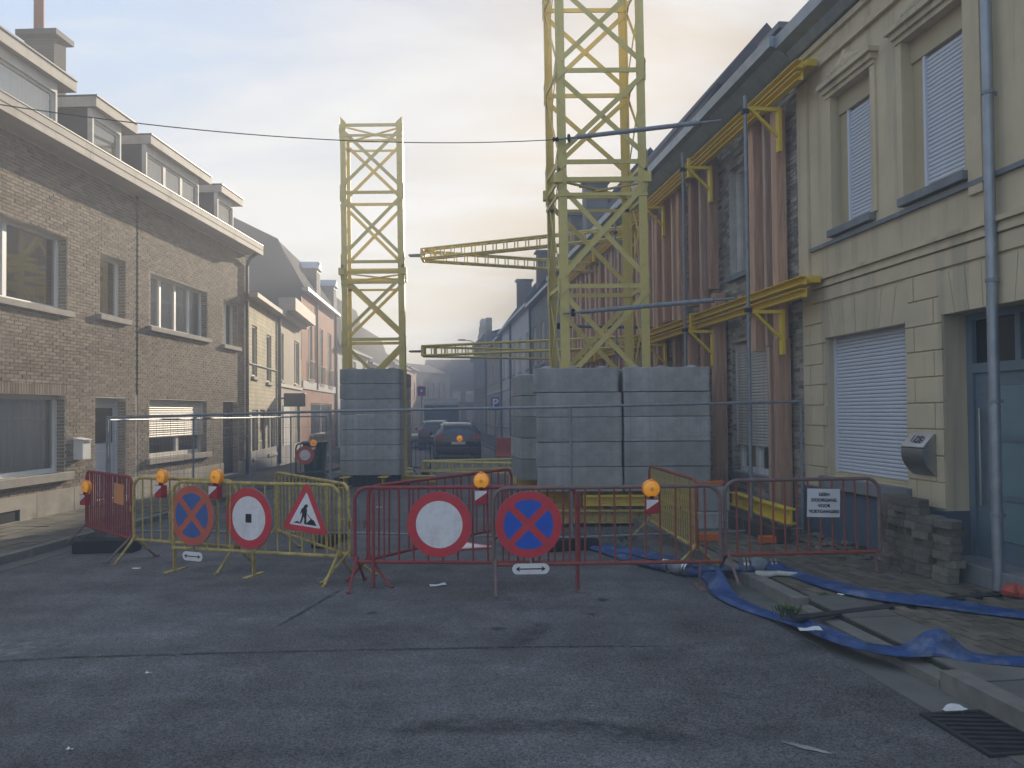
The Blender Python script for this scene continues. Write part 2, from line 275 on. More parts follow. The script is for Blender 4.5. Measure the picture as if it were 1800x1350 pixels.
M['red_bar'] = mat('red_barrier_paint', (0.33, 0.05, 0.05), 0.6, 0.22, 9, 0.1, 60, stain=(0.15, 0.085, 0.07), stain_amt=0.85, stain_scale=10, stain_lo=0.46)
M['rust_red'] = mat('rusty_red_paint', (0.3, 0.075, 0.05), 0.65, 0.25, 9, 0.1, 60, stain=(0.14, 0.1, 0.09), stain_amt=0.85, stain_scale=8)
M['worn_pole'] = mat('worn_tube', (0.2, 0.14, 0.13), 0.6, 0.25, 9, 0.1, 60, stain=(0.3, 0.1, 0.08), stain_amt=0.7, stain_scale=7)
M['sign_red'] = mat('sign_red', (0.62, 0.04, 0.055), 0.4, 0.12, 6, 0, spec=0.45, stain=(0.4, 0.1, 0.1), stain_amt=0.5, stain_scale=9)
M['sign_faded'] = mat('faded_sign_red', (0.56, 0.12, 0.07), 0.5, 0.1, 5, 0, spec=0.4)
M['sign_white'] = mat('sign_white', (0.86, 0.84, 0.85), 0.45, 0.06, 3, 0, stain=(0.62, 0.5, 0.52), stain_amt=0.7, stain_scale=5, stain_lo=0.45, streak=(0.55, 0.48, 0.48), streak_amt=0.5)
M['sign_blue'] = mat('sign_blue', (0.012, 0.1, 0.55), 0.4, 0.06, 5, 0, spec=0.45)
M['sign_blue_f'] = mat('faded_sign_blue', (0.05, 0.12, 0.36), 0.5, 0.1, 5, 0, spec=0.4)
M['black'] = mat('black_print', (0.015, 0.015, 0.018), 0.5, 0.1, 5, 0)
M['grey_back'] = mat('sign_back', (0.3, 0.31, 0.32), 0.5, 0.1, 5, 0, metal=0.4)
M['amber'] = mat('amber_lens', (0.85, 0.3, 0.01), 0.25, 0.12, 30, 0.5, 90, spec=0.6, coat=0.4)
M['amber_d'] = mat('amber_lens_core', (0.9, 0.42, 0.03), 0.2, 0.1, 30, 0.2, 90, spec=0.6, coat=0.4)
for _k, _e in (('amber_d', .09), ('amber', .03)):
    _P = M[_k].node_tree.nodes['Principled BSDF']; _P.inputs['Emission Color'].default_value = (1, .36, .02, 1); _P.inputs['Emission Strength'].default_value = _e
M['lamp_red'] = mat('reflector_red', (0.4, 0.03, 0.04), 0.4, 0.1, 8, 0)
M['rubber'] = mat('black_rubber', (0.028, 0.028, 0.03), 0.85, 0.25, 6, 0.3, 50)
M['timber'] = mat('shoring_timber', (0.5, 0.31, 0.21), 0.8, 0.28, 3.5, 0.25, 30, stretch=(7, 7, 0.5), rnd=0.25)
M['timber_p'] = mat('pale_shoring_timber', (0.58, 0.41, 0.31), 0.8, 0.25, 3.5, 0.25, 30, stretch=(7, 7, 0.5), rnd=0.25)
M['hose'] = mat('blue_hose', (0.015, 0.06, 0.2), 0.45, 0.45, 7, 0.5, 30, spec=0.45, stain=(0.2, 0.23, 0.29), stain_amt=0.8, stain_scale=3.4, stain_lo=0.53)
M['stainless'] = mat('stainless', (0.42, 0.42, 0.42), 0.32, 0.08, 3, 0.05, 200, metal=0.9, stretch=(1, 1, 12))
M['paper'] = mat('paper', (0.72, 0.71, 0.75), 0.8, 0.06, 6, 0.1)
M['orange_card'] = mat('orange_card', (0.72, 0.32, 0.13), 0.7, 0.18, 9, 0.1, stain=(0.4, 0.16, 0.07), stain_amt=0.5, stain_scale=9)
M['orange'] = mat('orange_plastic', (0.6, 0.16, 0.04), 0.6, 0.15, 9, 0.1)
M['moss_stone'] = mat('mossy_paving_stone', (0.17, 0.155, 0.13), 0.95, 0.28, 8, 0.5, 60, rnd=0.28, stain=(0.06, 0.075, 0.035), stain_amt=0.7, stain_scale=3)
M['cast_iron'] = mat('cast_iron', (0.05, 0.05, 0.055), 0.6, 0.25, 12, 0.3, 60, metal=0.4)
M['grass'] = mat('weed_green', (0.06, 0.1, 0.03), 0.8, 0.35, 6, 0, rnd=0.3)
M['cloth'] = mat('white_rag', (0.5, 0.5, 0.48), 0.9, 0.2, 10, 0.2)
M['green'] = mat('green_coupling', (0.03, 0.13, 0.08), 0.4, 0.1, 5, 0)
M['bin_green'] = mat('bin_green', (0.03, 0.075, 0.055), 0.5, 0.15, 5, 0)
M['car_paint'] = mat('dark_blue_car_paint', (0.02, 0.024, 0.04), 0.25, 0.05, 3, 0, spec=0.5, coat=0.6)
M['car_glass'] = mat('car_glass', (0.02, 0.022, 0.025), 0.08, 0.1, 3, 0, spec=0.6)
M['joint_dark'] = mat('joint_sealant', (0.045, 0.045, 0.045), 1.0, 0.2, 6, 0, spec=0.0)
M['tail_light'] = mat('tail_light', (0.25, 0.02, 0.02), 0.25, 0.1, 5, 0, spec=0.5)
M['chrome'] = mat('chrome_rail', (0.6, 0.6, 0.62), 0.2, 0.05, 3, 0, metal=0.9)
M['van_white'] = mat('lorry_white', (0.7, 0.7, 0.68), 0.45, 0.06, 3, 0)
M['van_dark'] = mat('lorry_dark', (0.06, 0.07, 0.08), 0.4, 0.1, 3, 0)
M['cream'] = mat('cream_brick_paint', (0.62, 0.54, 0.36), 0.9, 0.12, 2, 0.2, stain=(0.4, 0.35, 0.24), stain_amt=0.5, stain_scale=1.2)
M['grey_plaster'] = mat('grey_plaster', (0.4, 0.35, 0.28), 0.9, 0.14, 1.5, 0.2, stain=(0.28, 0.24, 0.2), stain_amt=0.6, stain_scale=1.0)
M['redbrick'] = brick_tex('red_brick_far', (0.4, 0.16, 0.1), (0.33, 0.12, 0.08), (0.35, 0.28, 0.22))
M['creambrick'] = brick_tex('cream_brick_far', (0.54, 0.48, 0.34), (0.46, 0.4, 0.28), (0.33, 0.3, 0.23), 0.6, 0.12, 0.012)
M['brownbrick'] = brick_tex('brown_brick_far', (0.24, 0.17, 0.12), (0.18, 0.12, 0.09), (0.3, 0.26, 0.21))
M['darkbrick'] = brick_tex('dark_chimney_brick', (0.1, 0.088, 0.075), (0.075, 0.066, 0.058), (0.13, 0.12, 0.105))
M['greybrick'] = brick_tex('grey_brick_far', (0.26, 0.24, 0.22), (0.2, 0.185, 0.17), (0.3, 0.29, 0.27))
M['white_plaster'] = mat('white_plaster', (0.6, 0.59, 0.57), 0.9, 0.1, 1.5, 0.1)
M['pink_plaster'] = mat('pink_plaster', (0.48, 0.3, 0.24), 0.9, 0.1, 1.5, 0.1)
M['clay'] = mat('clay_pot', (0.25, 0.1, 0.07), 0.85, 0.15, 5, 0.2)
M['wire'] = mat('black_cable', (0.015, 0.015, 0.016), 0.6, 0, 3, 0)
M['litter'] = mat('white_litter', (0.7, 0.7, 0.7), 0.7, 0.15, 12, 0.2)
M['red_cloth'] = mat('red_crumpled_bag', (0.42, 0.09, 0.06), 0.7, 0.2, 12, 0.4, 40)
M['red_plastic'] = mat('red_plastic_barrier', (0.5, 0.07, 0.03), 0.5, 0.1, 4, 0)
M['plate'] = mat('number_plate', (0.68, 0.66, 0.64), 0.5, 0.05, 3, 0)
M['road_paint'] = mat('worn_road_paint', (0.3, 0.29, 0.29), 0.8, 0.35, 12, 0.2, stain=(0.08, 0.08, 0.085), stain_amt=0.9, stain_scale=14)

# ------------------------------------------------------------------ facade lines
L = Fac(ground(0, 923, 0.12), 0.0407, 1)
R = Fac(ground(1768, 1038, 0.12), -0.118, -1)

# ------------------------------------------------------------------ ground, roads, pavements
def structure(o): o['kind'] = 'structure'; return o
road = structure(MB().face((-250, -60, 0), (250, -60, 0), (250, 400, 0), (-250, 400, 0)).build('road', M['asphalt']))
def sheet(name, pts, m, z, parent=None):
    return MB().face(*[(p[0], p[1], z) for p in pts]).build(name, m, parent)
# worn patch, tar seam, rubber sweep, paint remnant: each lies on the road
def with_fade(o, fades):
    at = o.data.attributes.new('fade', 'FLOAT', 'POINT'); at.data.foreach_set('value', fades); return o
def blob(name, pts, m, z, sub=8, jit=0.03, parent=None):
    q = []
    for a, b in zip(pts, pts[1:] + pts[:1]):
        for k in range(sub):
            f = k / sub; q.append((a[0] + (b[0] - a[0]) * f + random.uniform(-jit, jit), a[1] + (b[1] - a[1]) * f + random.uniform(-jit, jit)))
    c = (sum(p[0] for p in q) / len(q), sum(p[1] for p in q) / len(q)); b = MB(); fd = []; rings = []
    for f, v in ((1, 0), (.72, .8), (.4, 1), (.02, 1)):
        rings.append([b.pt((c[0] + (p[0] - c[0]) * f, c[1] + (p[1] - c[1]) * f, z)) for p in q]); fd += [v] * len(q)
    for A, B in zip(rings, rings[1:]):
        for k in range(len(q)): j = (k + 1) % len(q); b.f.append([A[k], A[j], B[j], B[k]])
    b.f.append(rings[-1]); return with_fade(b.build(name, m, road), fd)
blob('worn_patch', [ground(*p).xy for p in ((-60, 1124), (60, 1120), (160, 1119), (100, 1140), (40, 1166), (-60, 1172))], M['patch'], 0.004)
def strip(pxs, wdt, name, m, z, jit=0.01):
    pts = []
    P_ = [ground(*p) for p in pxs]
    fine = []
    for a, b in zip(P_, P_[1:]):
        for k in range(8): fine.append(a.lerp(b, k / 8))
    fine.append(P_[-1]); lo, hi = [], []
    for i, p in enumerate(fine):
        d = (fine[min(i + 1, len(fine) - 1)] - fine[max(i - 1, 0)]).normalized(); nn = Vector((-d.y, d.x, 0)); e = min(1, min(i, len(fine) - 1 - i) / 4 + 0.15)
        lo.append(p - nn * (wdt / 2 * e + random.uniform(0, jit))); hi.append(p + nn * (wdt / 2 * e + random.uniform(0, jit)))
    b = MB(); rows_ = []; fd = []; nf = len(fine)
    for i in range(nf):
        r_ = []
        for f, v in ((0, 0), (.3, 1), (.7, 1), (1, 0)):
            p = lo[i].lerp(hi[i], f); r_.append(b.pt((p.x, p.y, z))); fd.append(v * min(1, i / 3, (nf - 1 - i) / 3) if v else 0.0)
        rows_.append(r_)
    for A, B in zip(rows_, rows_[1:]):
        for k in range(3): b.f.append([A[k], A[k + 1], B[k + 1], B[k]])
    return with_fade(b.build(name, m, road), fd)
strip([(-40, 1166), (120, 1156), (500, 1146), (900, 1138), (1260, 1136)], 0.045, 'tar_seam', M['tar'], 0.005)
strip([(470, 1112), (560, 1060), (610, 1030)], 0.045, 'tar_seam', M['tar'], 0.005)
strip([(640, 1284), (820, 1276), (1000, 1276), (1120, 1290), (1230, 1300)], 0.26, 'tyre_mark', M['rubber_mark'], 0.004)
strip([(880, 1145), (930, 1118), (965, 1092)], 0.3, 'tyre_mark', M['rubber_mark'], 0.0045)
strip([(1375, 1305), (1462, 1326)], 0.035, 'paint_remnant', M['road_paint'], 0.005)
for px, py, rx, ry in ((876, 1105, 0.09, 0.06), (1060, 1054, 0.07, 0.08), (655, 1078, 0.06, 0.05), (1040, 1080, 0.05, 0.05)):
    g = ground(px, py); blob('tar_spot', [(g.x + rx * math.cos(k) * random.uniform(.7, 1.2), g.y + ry * math.sin(k) * random.uniform(.7, 1.2)) for k in [i * PI / 4 for i in range(8)]], M['tar'], 0.005, sub=3, jit=.01)

gb = MB()
for i in range(420):
    x, y = random.uniform(-5.5, 3.0), random.uniform(3.6, 8.6); r_ = random.uniform(.003, .009) * (1.5 if random.random() < .08 else 1); a0 = random.uniform(0, 6)
    P5 = [gb.pt((x + r_ * math.cos(a0 + k * 1.257) * 1.3, y + r_ * math.sin(a0 + k * 1.257), .001)) for k in range(5)]; T5 = gb.pt((x + r_ * .2, y, r_ * 1.1))
    for k in range(5): gb.f.append([P5[k], P5[(k + 1) % 5], T5])
gb.build('grit', M['slab'], road, kind='stuff')

# right pavement (local frame of the right-hand row: x along, y towards the street)
PW = 2.12
pr = bpy.data.objects.new('pavement_right', None); C.objects.link(pr); pr.location = R.P(0, 0, 0); pr.rotation_euler = (0, 0, R.rot); pr['kind'] = 'structure'
MB().box(-7, 75, -0.3, PW - 0.15, -0.1, 0.098).build('pavement_bed', M['sand_joint'], pr)
MB().box(-7, 75, PW, PW + 0.30, -0.05, 0.006).build('gutter_strip', M['slab'], pr)
kmesh = MB().box(-0.495, 0.495, -0.075, 0.075, -0.12, 0.13).mesh('kerb_stone', M['kerb'])
for i in range(36):
    t = -6.5 + i * 1.0
    drop = 0.06 if -1.9 < t < 0.2 else 0.0
    inst(kmesh, 'kerb_stone', pr, (t, PW - 0.075, -drop + random.uniform(-.004, .004)), (random.uniform(-.01, .01), random.uniform(-.006, .006), random.uniform(-.004, .004)))
MB().box(29.55, 75, PW - 0.15, PW, -0.12, 0.13).build('kerb_run', M['kerb'], pr)
pvm = [MB().box(-0.097, 0.097, -0.047, 0.047, -0.05, 0.0).mesh('paving_brick', M['paver'])]
slots = []
row = 0; n = 0.05
ch0 = ground(1752, 1043, .12); ch1 = ground(1395, 1084, .12)
def loc_r(p): d = p - R.P(0, 0, 0); return (d.x * R.d[0] + d.y * R.d[1], d.x * R.n[0] + d.y * R.n[1])
c0, c1 = loc_r(ch0), loc_r(ch1)
while n < PW - 0.18:
    t = -6 + (0.1 if row % 2 else 0)
    while t < 9:
        f = (n - c0[1]) / (c1[1] - c0[1]); tc_ = c0[0] + (c1[0] - c0[0]) * f
        slab = n > 1.50 and -2.95 < t < 0.12
        if not slab and abs(t - tc_) > 0.11: slots.append((t, n))
        t += 0.2
    n += 0.1; row += 1
slots.sort(key=lambda s_: (R.P(s_[0], s_[1], 0) - Vector((2.6, 3.6, 0))).length)
rest = MB()
for i, (t, n) in enumerate(slots):
    dz = 0.118 + random.uniform(-.004, .004)
    if i < 300: inst(pvm[0], 'paving_brick', pr, (t, n, dz), (random.uniform(-.02, .02), random.uniform(-.015, .015), random.uniform(-.015, .015)))
    else: rest.box(t - .097, t + .097, n - .047, n + .047, .06, dz)
rest.build('paving_bricks', M['paver'], pr, kind='stuff')
for i in range(4): MB().box(-2.95 + i * 0.77, -2.95 + i * 0.77 + 0.755, 1.47, PW - 0.165, 0.05, 0.112 + random.uniform(-.004, .004)).build('paving_slab', M['slab'], pr, bev=.006)
far = MB()
for i in range(14):
    for j in range(6): far.box(9.1 + i * 1.2, 10.28 + i * 1.2, 0.06 + j * .32, 0.365 + j * .32, .06, .118 + random.uniform(-.003, .003))
far.build('paving_slabs', M['slab'], pr, kind='stuff')
MB().bar((c0[0], c0[1], .112), (c1[0], c1[1], .108), 0.1, 0.02).build('drain_channel', M['cast_iron'], pr)

# left pavement (frame of the brick houses; y is mirrored so that n still points to the street)
pl = bpy.data.objects.new('pavement_left', None); C.objects.link(pl); pl.location = L.P(0, 0, 0); pl.rotation_euler = (0, 0, L.rot); pl['kind'] = 'structure'
LW = 1.95
MB(L.sg).box(-8, 60, -0.3, LW - 0.15, -0.1, 0.1).build('pavement_bed', M['sand_joint'], pl)
kl = MB().box(-0.495, 0.495, -0.075, 0.075, -0.12, 0.115).mesh('kerb_stone', M['kerb'])
for i in range(22): inst(kl, 'kerb_stone', pl, (-7.5 + i, -(LW - 0.075), random.uniform(-.01, .004)), (random.uniform(-.02, .02), random.uniform(-.008, .008), random.uniform(-.006, .006)))
MB(L.sg).box(14.6, 60, LW - .15, LW, -.12, .115).build('kerb_run', M['kerb'], pl)
MB(L.sg).box(-8, 30, LW, LW + 0.28, -0.05, 0.006).build('gutter_strip', M['slab'], pl)
tm = MB().box(-.146, .146, -.146, .146, -.04, 0).mesh('paving_tile', M['paver'])
rest = MB(L.sg); k = 0
for i in range(60):
    for j in range(6):
        t, n = -3 + i * .3, .16 + j * .3
        if 0.2 > t - 9.5 and k < 300 and t > -2: inst(tm, 'paving_tile', pl, (t, -n, .118 + random.uniform(-.004, .003)), (random.uniform(-.015, .015), random.uniform(-.015, .015), 0)); k += 1
        else: rest.box(t - .146, t + .146, n - .146, n + .146, .05, .118 + random.uniform(-.004, .003))
rest.build('paving_tiles', M['paver'], pl, kind='stuff')

# ------------------------------------------------------------------ house building kit
def cells(b, t0, t1, z0, z1, ops, n=0.0):
    ts = sorted({t0, t1, *[o[0] for o in ops], *[o[1] for o in ops]}); zs = sorted({z0, z1, *[o[2] for o in ops], *[o[3] for o in ops]})
    ts = [t for t in ts if t0 <= t <= t1]; zs = [z for z in zs if z0 <= z <= z1]
    for ta, tb in zip(ts, ts[1:]):
        for za_, zb in zip(zs, zs[1:]):
            cx_, cz_ = (ta + tb) / 2, (za_ + zb) / 2
            if any(o[0] < cx_ < o[1] and o[2] < cz_ < o[3] for o in ops): continue
            b.face((ta, n, za_), (tb, n, za_), (tb, n, zb), (ta, n, zb))
def wall(root, sg, t0, t1, z0, z1, ops, m, rev=0.22, depth=8.0, name='wall'):
    b = MB(sg); cells(b, t0, t1, z0, z1, ops)
    for o in ops:
        a, c, d, e = o[:4]; r = -(o[4] if len(o) > 4 else rev)
        b.face((a, 0, d), (a, r, d), (a, r, e), (a, 0, e)); b.face((c, 0, d), (c, 0, e), (c, r, e), (c, r, d))
        b.face((a, 0, e), (a, r, e), (c, r, e), (c, 0, e)); b.face((a, 0, d), (c, 0, d), (c, r, d), (a, r, d))
    b.face((t0, 0, z0), (t0, 0, z1), (t0, -depth, z1), (t0, -depth, z0)); b.face((t1, 0, z0), (t1, -depth, z0), (t1, -depth, z1), (t1, 0, z1))
    b.face((t0, -depth, z0), (t0, -depth, z1), (t1, -depth, z1), (t1, -depth, z0)); b.face((t0, 0, z1), (t1, 0, z1), (t1, -depth, z1), (t0, -depth, z1))
    return b.build(name, m, root)
def window(root, sg, o, rev, fm, splits=(), trans=None, back='dark', fw=0.055, sill=None, name='window', gl='glass', lab=None):
    t0, t1, z0, z1 = o[:4]; n0 = -rev - 0.02; n1 = -rev + 0.055
    b = MB(sg); b.box(t0, t0 + fw, n0, n1, z0, z1).box(t1 - fw, t1, n0, n1, z0, z1).box(t0 + fw, t1 - fw, n0, n1, z0, z0 + fw).box(t0 + fw, t1 - fw, n0, n1, z1 - fw, z1)
    xs = [t0 + fw]
    for s in splits:
        x = t0 + (t1 - t0) * s; b.box(x - fw * .7, x + fw * .7, n0, n1, z0 + fw, z1 - fw); xs += [x - fw * .7, x + fw * .7]
    xs.append(t1 - fw)
    zs = [z0 + fw, z1 - fw]
    if trans:
        zt = z0 + (z1 - z0) * trans
        for a, c in zip(xs[::2], xs[1::2]): b.box(a, c, n0, n1, zt - fw * .5, zt + fw * .5)
        zs = [z0 + fw, zt - fw * .5, zt + fw * .5, z1 - fw]
    wn = b.build(name, fm, root)
    if lab: wn['label'] = lab
    for a, c in zip(xs[::2], xs[1::2]):
        for d, e in zip(zs[::2], zs[1::2]):
            MB(sg).face((a, -rev + .012, d), (c, -rev + .012, d), (c, -rev + .012, e), (a, -rev + .012, e)).build('pane', M[gl], wn)
    if back in ('curtain', 'curtain_b'):
        c = MB(sg); K = max(14, int((t1 - t0) * 22)); pts = [(t0 + .02 + (t1 - t0 - .04) * k / K, -rev - .055 + .022 * math.sin(k * 1.7) + .01 * math.sin(k * .6)) for k in range(K + 1)]
        for p, q in zip(pts, pts[1:]): c.face((p[0], p[1], z0 + .03), (q[0], q[1], z0 + .03), (q[0], q[1], z1 - .03), (p[0], p[1], z1 - .03))
        c.build('curtain', M[back], wn)
    bk = M['plant_room'] if back == 'plant' else M['dark']
    q = MB(sg); d = -rev - (.35 if back == 'plant' else .6)
    q.face((t0, d, z0), (t1, d, z0), (t1, d, z1), (t0, d, z1)); q.face((t0, n0, z0), (t0, d, z0), (t0, d, z1), (t0, n0, z1)); q.face((t1, n0, z0), (t1, d, z0), (t1, d, z1), (t1, n0, z1)); q.face((t0, n0, z0), (t1, n0, z0), (t1, d, z0), (t0, d, z0)); q.face((t0, n0, z1), (t1, n0, z1), (t1, d, z1), (t0, d, z1))
    q.build('room', bk, wn)
    if sill:
        h, pj, ext, sm = sill; MB(sg).box(t0 - ext, t1 + ext, -rev + .056, pj, z0 - h, z0 - .004).build('sill', sm, wn, bev=.006)
    return wn
def shutter(root, sg, t0, t1, z0, z1, nn, m, pitch=0.046, name='roller_shutter'):
    s = MB(sg).box(t0 - .012, t0 + .03, nn - .03, nn + .03, z0, z1).box(t1 - .03, t1 + .012, nn - .03, nn + .03, z0, z1).box(t0 + .03, t1 - .03, nn - .035, nn - .025, z0, z1).build(name, m, root)
    prof = [(-.004, 0.001), (.004, .006), (.008, pitch * .35), (.008, pitch * .65), (.004, pitch - .008), (-.004, pitch - .003)]
    me = MB(sg); me.prism(prof, lambda u, v, w_: (w_, u, v), 0, t1 - t0 - .06); me = me.mesh('slat', m)
    k = 0; z = z0
    while z + pitch <= z1 + .001:
        inst(me, 'slat', s, (t0 + .03, sg * nn, z)); z += pitch
    return s
def gable_roof(root, sg, t0, t1, prof, m, name='roof', cap=None):   # prof of (n,z) from the street eave to the back eave
    b = MB(sg)
    for (n0, z0), (n1, z1) in zip(prof, prof[1:]): b.face((t0, n0, z0), (t1, n0, z0), (t1, n1, z1), (t0, n1, z1))
    for t in (t0, t1): b.face(*[(t, n, z) for n, z in prof])
    return b.build(name, m, root)
def chimney(parent, sg, t0, t1, n0, n1, z0, z1, m, pots=1, cap=True):
    c = MB(sg).box(t0, t1, n0, n1, z0, z1).build('chimney', m, parent)
    if cap: MB(sg).box(t0 - .1, t1 + .1, n0 - .1, n1 + .1, z1, z1 + .1).build('chimney_cap', M['concrete'], c if c.parent and not c.parent.parent else parent)
    return c
def tooth(a, b_): return a + random.uniform(-b_, b_)
def lay_bricks(parent, sg, t0, t1, z0, z1, ops, m, single_key=None, bl=0.2, bh=0.063, rowlock=()):
    full = MB(sg).box(-bl / 2 + .006, bl / 2 - .006, -.04, .009, -bh / 2 + .0055, bh / 2 - .0055).mesh('brick', m)
    big = MB(sg); lst = []; r = 0; z = z0
    while z + bh <= z1 + .002:
        t = t0 - (bl / 2 if r % 2 else 0)
        while t < t1:
            a, c = max(t, t0), min(t + bl, t1); segs = [(a, c)]
            for o in ops:
                if o[2] < z + bh * .6 and o[3] > z + bh * .4:
                    ns = []
                    for (p, q) in segs:
                        if q <= o[0] or p >= o[1]: ns.append((p, q))
                        else:
                            if p < o[0]: ns.append((p, o[0]))
                            if q > o[1]: ns.append((o[1], q))
                    segs = ns
            for p, q in segs:
                if q - p > .045: lst.append((p, q, z))
            t += bl
        z += bh; r += 1
    k = 0
    if single_key: lst.sort(key=single_key)
    for p, q, z in lst:
        pr_ = random.uniform(-.003, .003)
        if single_key and k < 300 and abs((q - p) - bl) < .002:
            inst(full, 'brick', parent, ((p + q) / 2, sg * pr_, z + bh / 2), (0, 0, random.uniform(-.012, .012))); k += 1
        else: big.box(p + .006, q - .006, -.04, .009 + pr_, z + .0055, z + bh - .0055)
    big.build('brickwork', m, parent, kind='stuff')
def soldiers(parent, sg, t0, t1, z, h, m):
    n = int((t1 - t0) / .066); me = MB(sg).box(-.027, .027, -.04, .012, 0, h - .01).mesh('lintel_brick', m)
    for i in range(n): inst(me, 'lintel_brick', parent, (t0 + (i + .5) * (t1 - t0) / n, 0, z + .005))
def pipe(root, sg, t, n, z0, z1, r, m, name='downpipe', clips=()):
    o = MB(sg).tube([(t, n, z0), (t, n, (z0 + z1) / 2), (t, n, z1)], r, 12).build(name, m, root, smooth=True)
    for z in clips: MB(sg).tube([(t, n, z), (t, n, z + .035)], r + .008, 12).box(t - .012, t + .012, 0.001, n, z, z + .03).build('pipe_clip', M['galv'], o)
    return o

# ------------------------------------------------------------------ left: two brown brick houses under one eave
TJ = L.tt(240); TE = L.tt(432); ZE = 6.58
def left_house(name, label, t0, t1, ops, zt=ZE):
    h = thing(name, label, 'house', L.P(0, 0, 0), L.rot)
    wl = wall(h, L.sg, t0, t1, 0.1, zt + .1, ops, M['mortar'], rev=.2)
    return h, wl
o_w1 = (-2.5, *[L.op(60, 117, 400, 500)[1]], L.at(117, 547)[1], L.at(117, 418)[1])
o_w2 = (L.tt(175), L.tt(220), L.at(175, 552)[1], L.at(175, 444)[1])
o_w3 = (L.tt(264), L.tt(364), L.at(264, 573)[1], L.at(264, 478)[1])
o_w4 = (L.tt(392.5), L.tt(418), L.at(392, 605)[1], L.at(392, 526)[1])
ZL = L.at(115, 696)[1]
o_g1 = (-2.6, L.tt(114), L.at(114, 829)[1], ZL)
o_d1 = (L.tt(167), L.tt(221), 0.2, ZL - .01)
o_g2 = (L.tt(262), L.tt(363), L.at(262, 806)[1], ZL - .01)
o_d2 = (L.tt(391.5), L.tt(419), 0.2, ZL - .01)
hA, wA = left_house('brick_house', 'brown brick terraced house with pale blue door and white letterbox', -6.0, TJ - .002, [o_w1, o_w2, o_g1, o_d1])
hB, wB = left_house('brick_house', 'brown brick terraced house with half-lowered cream shutter', TJ + .002, TE, [o_w3, o_w4, o_g2, o_d2])
ZP = 0.54
lay_bricks(wA, L.sg, -1.6, TJ - .036, ZP, ZE - .02, [o_w1, o_w2, (o_g1[0], o_g1[1], o_g1[2], o_g1[3] + .0), (o_g1[0], o_g1[1] + .03, ZL, ZL + .2), o_d1], M['lbrick'], single_key=lambda q: abs(q[0] - .9) + .12 * abs(q[2] - 2.6))
lay_bricks(wB, L.sg, TJ + .036, TE, ZP, ZE - .02, [o_w3, o_w4, o_g2, o_d2], M['lbrick'])
soldiers(wA, L.sg, o_g1[1] - 2.2, o_g1[1] + .02, ZL, .2, M['lbrick'])
# bricks in the window reveals of the near openings (far jamb faces the camera)
for w_, o in ((wA, o_w1), (wA, o_w2), (wA, o_g1), (wA, o_d1), (wB, o_w3), (wB, o_g2), (wB, o_w4), (wB, o_d2)):
    b = MB(L.sg); z = o[2] + .003
    while z + .06 < o[3]:
        if int(z / .063) % 2: b.box(o[1] - .008, o[1] + .02, -.1, -.005, z, z + .052).box(o[1] - .008, o[1] + .02, -.19, -.11, z, z + .052)
        else: b.box(o[1] - .008, o[1] + .02, -.19, -.005, z, z + .052)
        z += .063
    b.build('jamb_bricks', M['lbrick'], w_, kind='stuff')
# toothed expansion joint between the two houses
b = MB(L.sg); z = 2.3
while z < ZE:
    b.box(TJ - .034, TJ + .034, -.02, .003, z, z + .0632)
    if int(z / .063) % 2: b.box(TJ - .06, TJ - .0345, -.02, .0105, z, z + .05).box(TJ + .0345, TJ + .06, -.02, .0105, z, z + .05)
    z += .063
b.build('expansion_joint', M['joint_dark'], hB)
window(hA, L.sg, o_w1, .2, M['white'], (.66,), back='plant', sill=(.11, .09, .12, M['sill_l']), fw=.07)
window(hA, L.sg, o_w2, .2, M['white'], (), back='dark', sill=(.11, .09, .1, M['sill_l']), fw=.07)
window(hB, L.sg, o_w3, .2, M['white'], (.25, .5, .75), back='curtain', sill=(.11, .09, .12, M['sill_l']))
window(hB, L.sg, o_w4, .2, M['white'], (.5,), back='dark', sill=(.11, .09, .1, M['sill_l']))
window(hA, L.sg, o_g1, .2, M['white'], (.62,), back='curtain_b', sill=(.15, .1, .14, M['sill_l']), fw=.075)
w = window(hB, L.sg, o_g2, .2, M['white_old'], (.55,), back='dark', sill=(.13, .09, .14, M['sill_l']), fw=.09)
shutter(hB, L.sg, o_g2[0] + .03, o_g2[1] - .03, o_g2[2] + (o_g2[3] - o_g2[2]) * .34, o_g2[3], -.11, M['shutter_c'], .05)
def door(root, sg, o, rev, m, glassm=None, name='door', pm=None):
    t0, t1, z0, z1 = o[:4]; d = MB(sg).box(t0 + .07, t1 - .07, -rev - .03, -rev + .02, z0 + .03, z1 - .07).build(name, m, root)
    MB(sg).box(t0, t0 + .07, -rev - .04, -rev + .04, z0, z1).box(t1 - .07, t1, -rev - .04, -rev + .04, z0, z1).box(t0 + .07, t1 - .07, -rev - .04, -rev + .04, z1 - .07, z1).build('door_frame', m, d)
    if glassm: MB(sg).box(t0 + .2, t1 - .2, -rev + .02, -rev + .028, z0 + (z1 - z0) * .55, z1 - .2).build('pane', glassm, d)
    b = MB(sg).box(t0 + .17, t1 - .17, -rev + .02, -rev + .034, z0 + .15, z0 + (z1 - z0) * .47).build('door_panel', pm or m, d, bev=.008)
    MB(sg).tube([(t0 + .13, -rev + .02, 1.05 + z0), (t0 + .13, -rev + .07, 1.05 + z0), (t0 + .22, -rev + .07, 1.05 + z0)], .011, 8).build('door_handle', M['galv'], d, smooth=True)
    MB(sg).box(t0, t1, -rev - .04, .06, z0 - .12, z0 - .001).build('door_step', M['bluestone'], d, bev=.006)
    return d
door(hA, L.sg, o_d1, .2, M['door_white'], M['car_glass']); door(hB, L.sg, o_d2, .2, M['door_brown'], M['car_glass'])
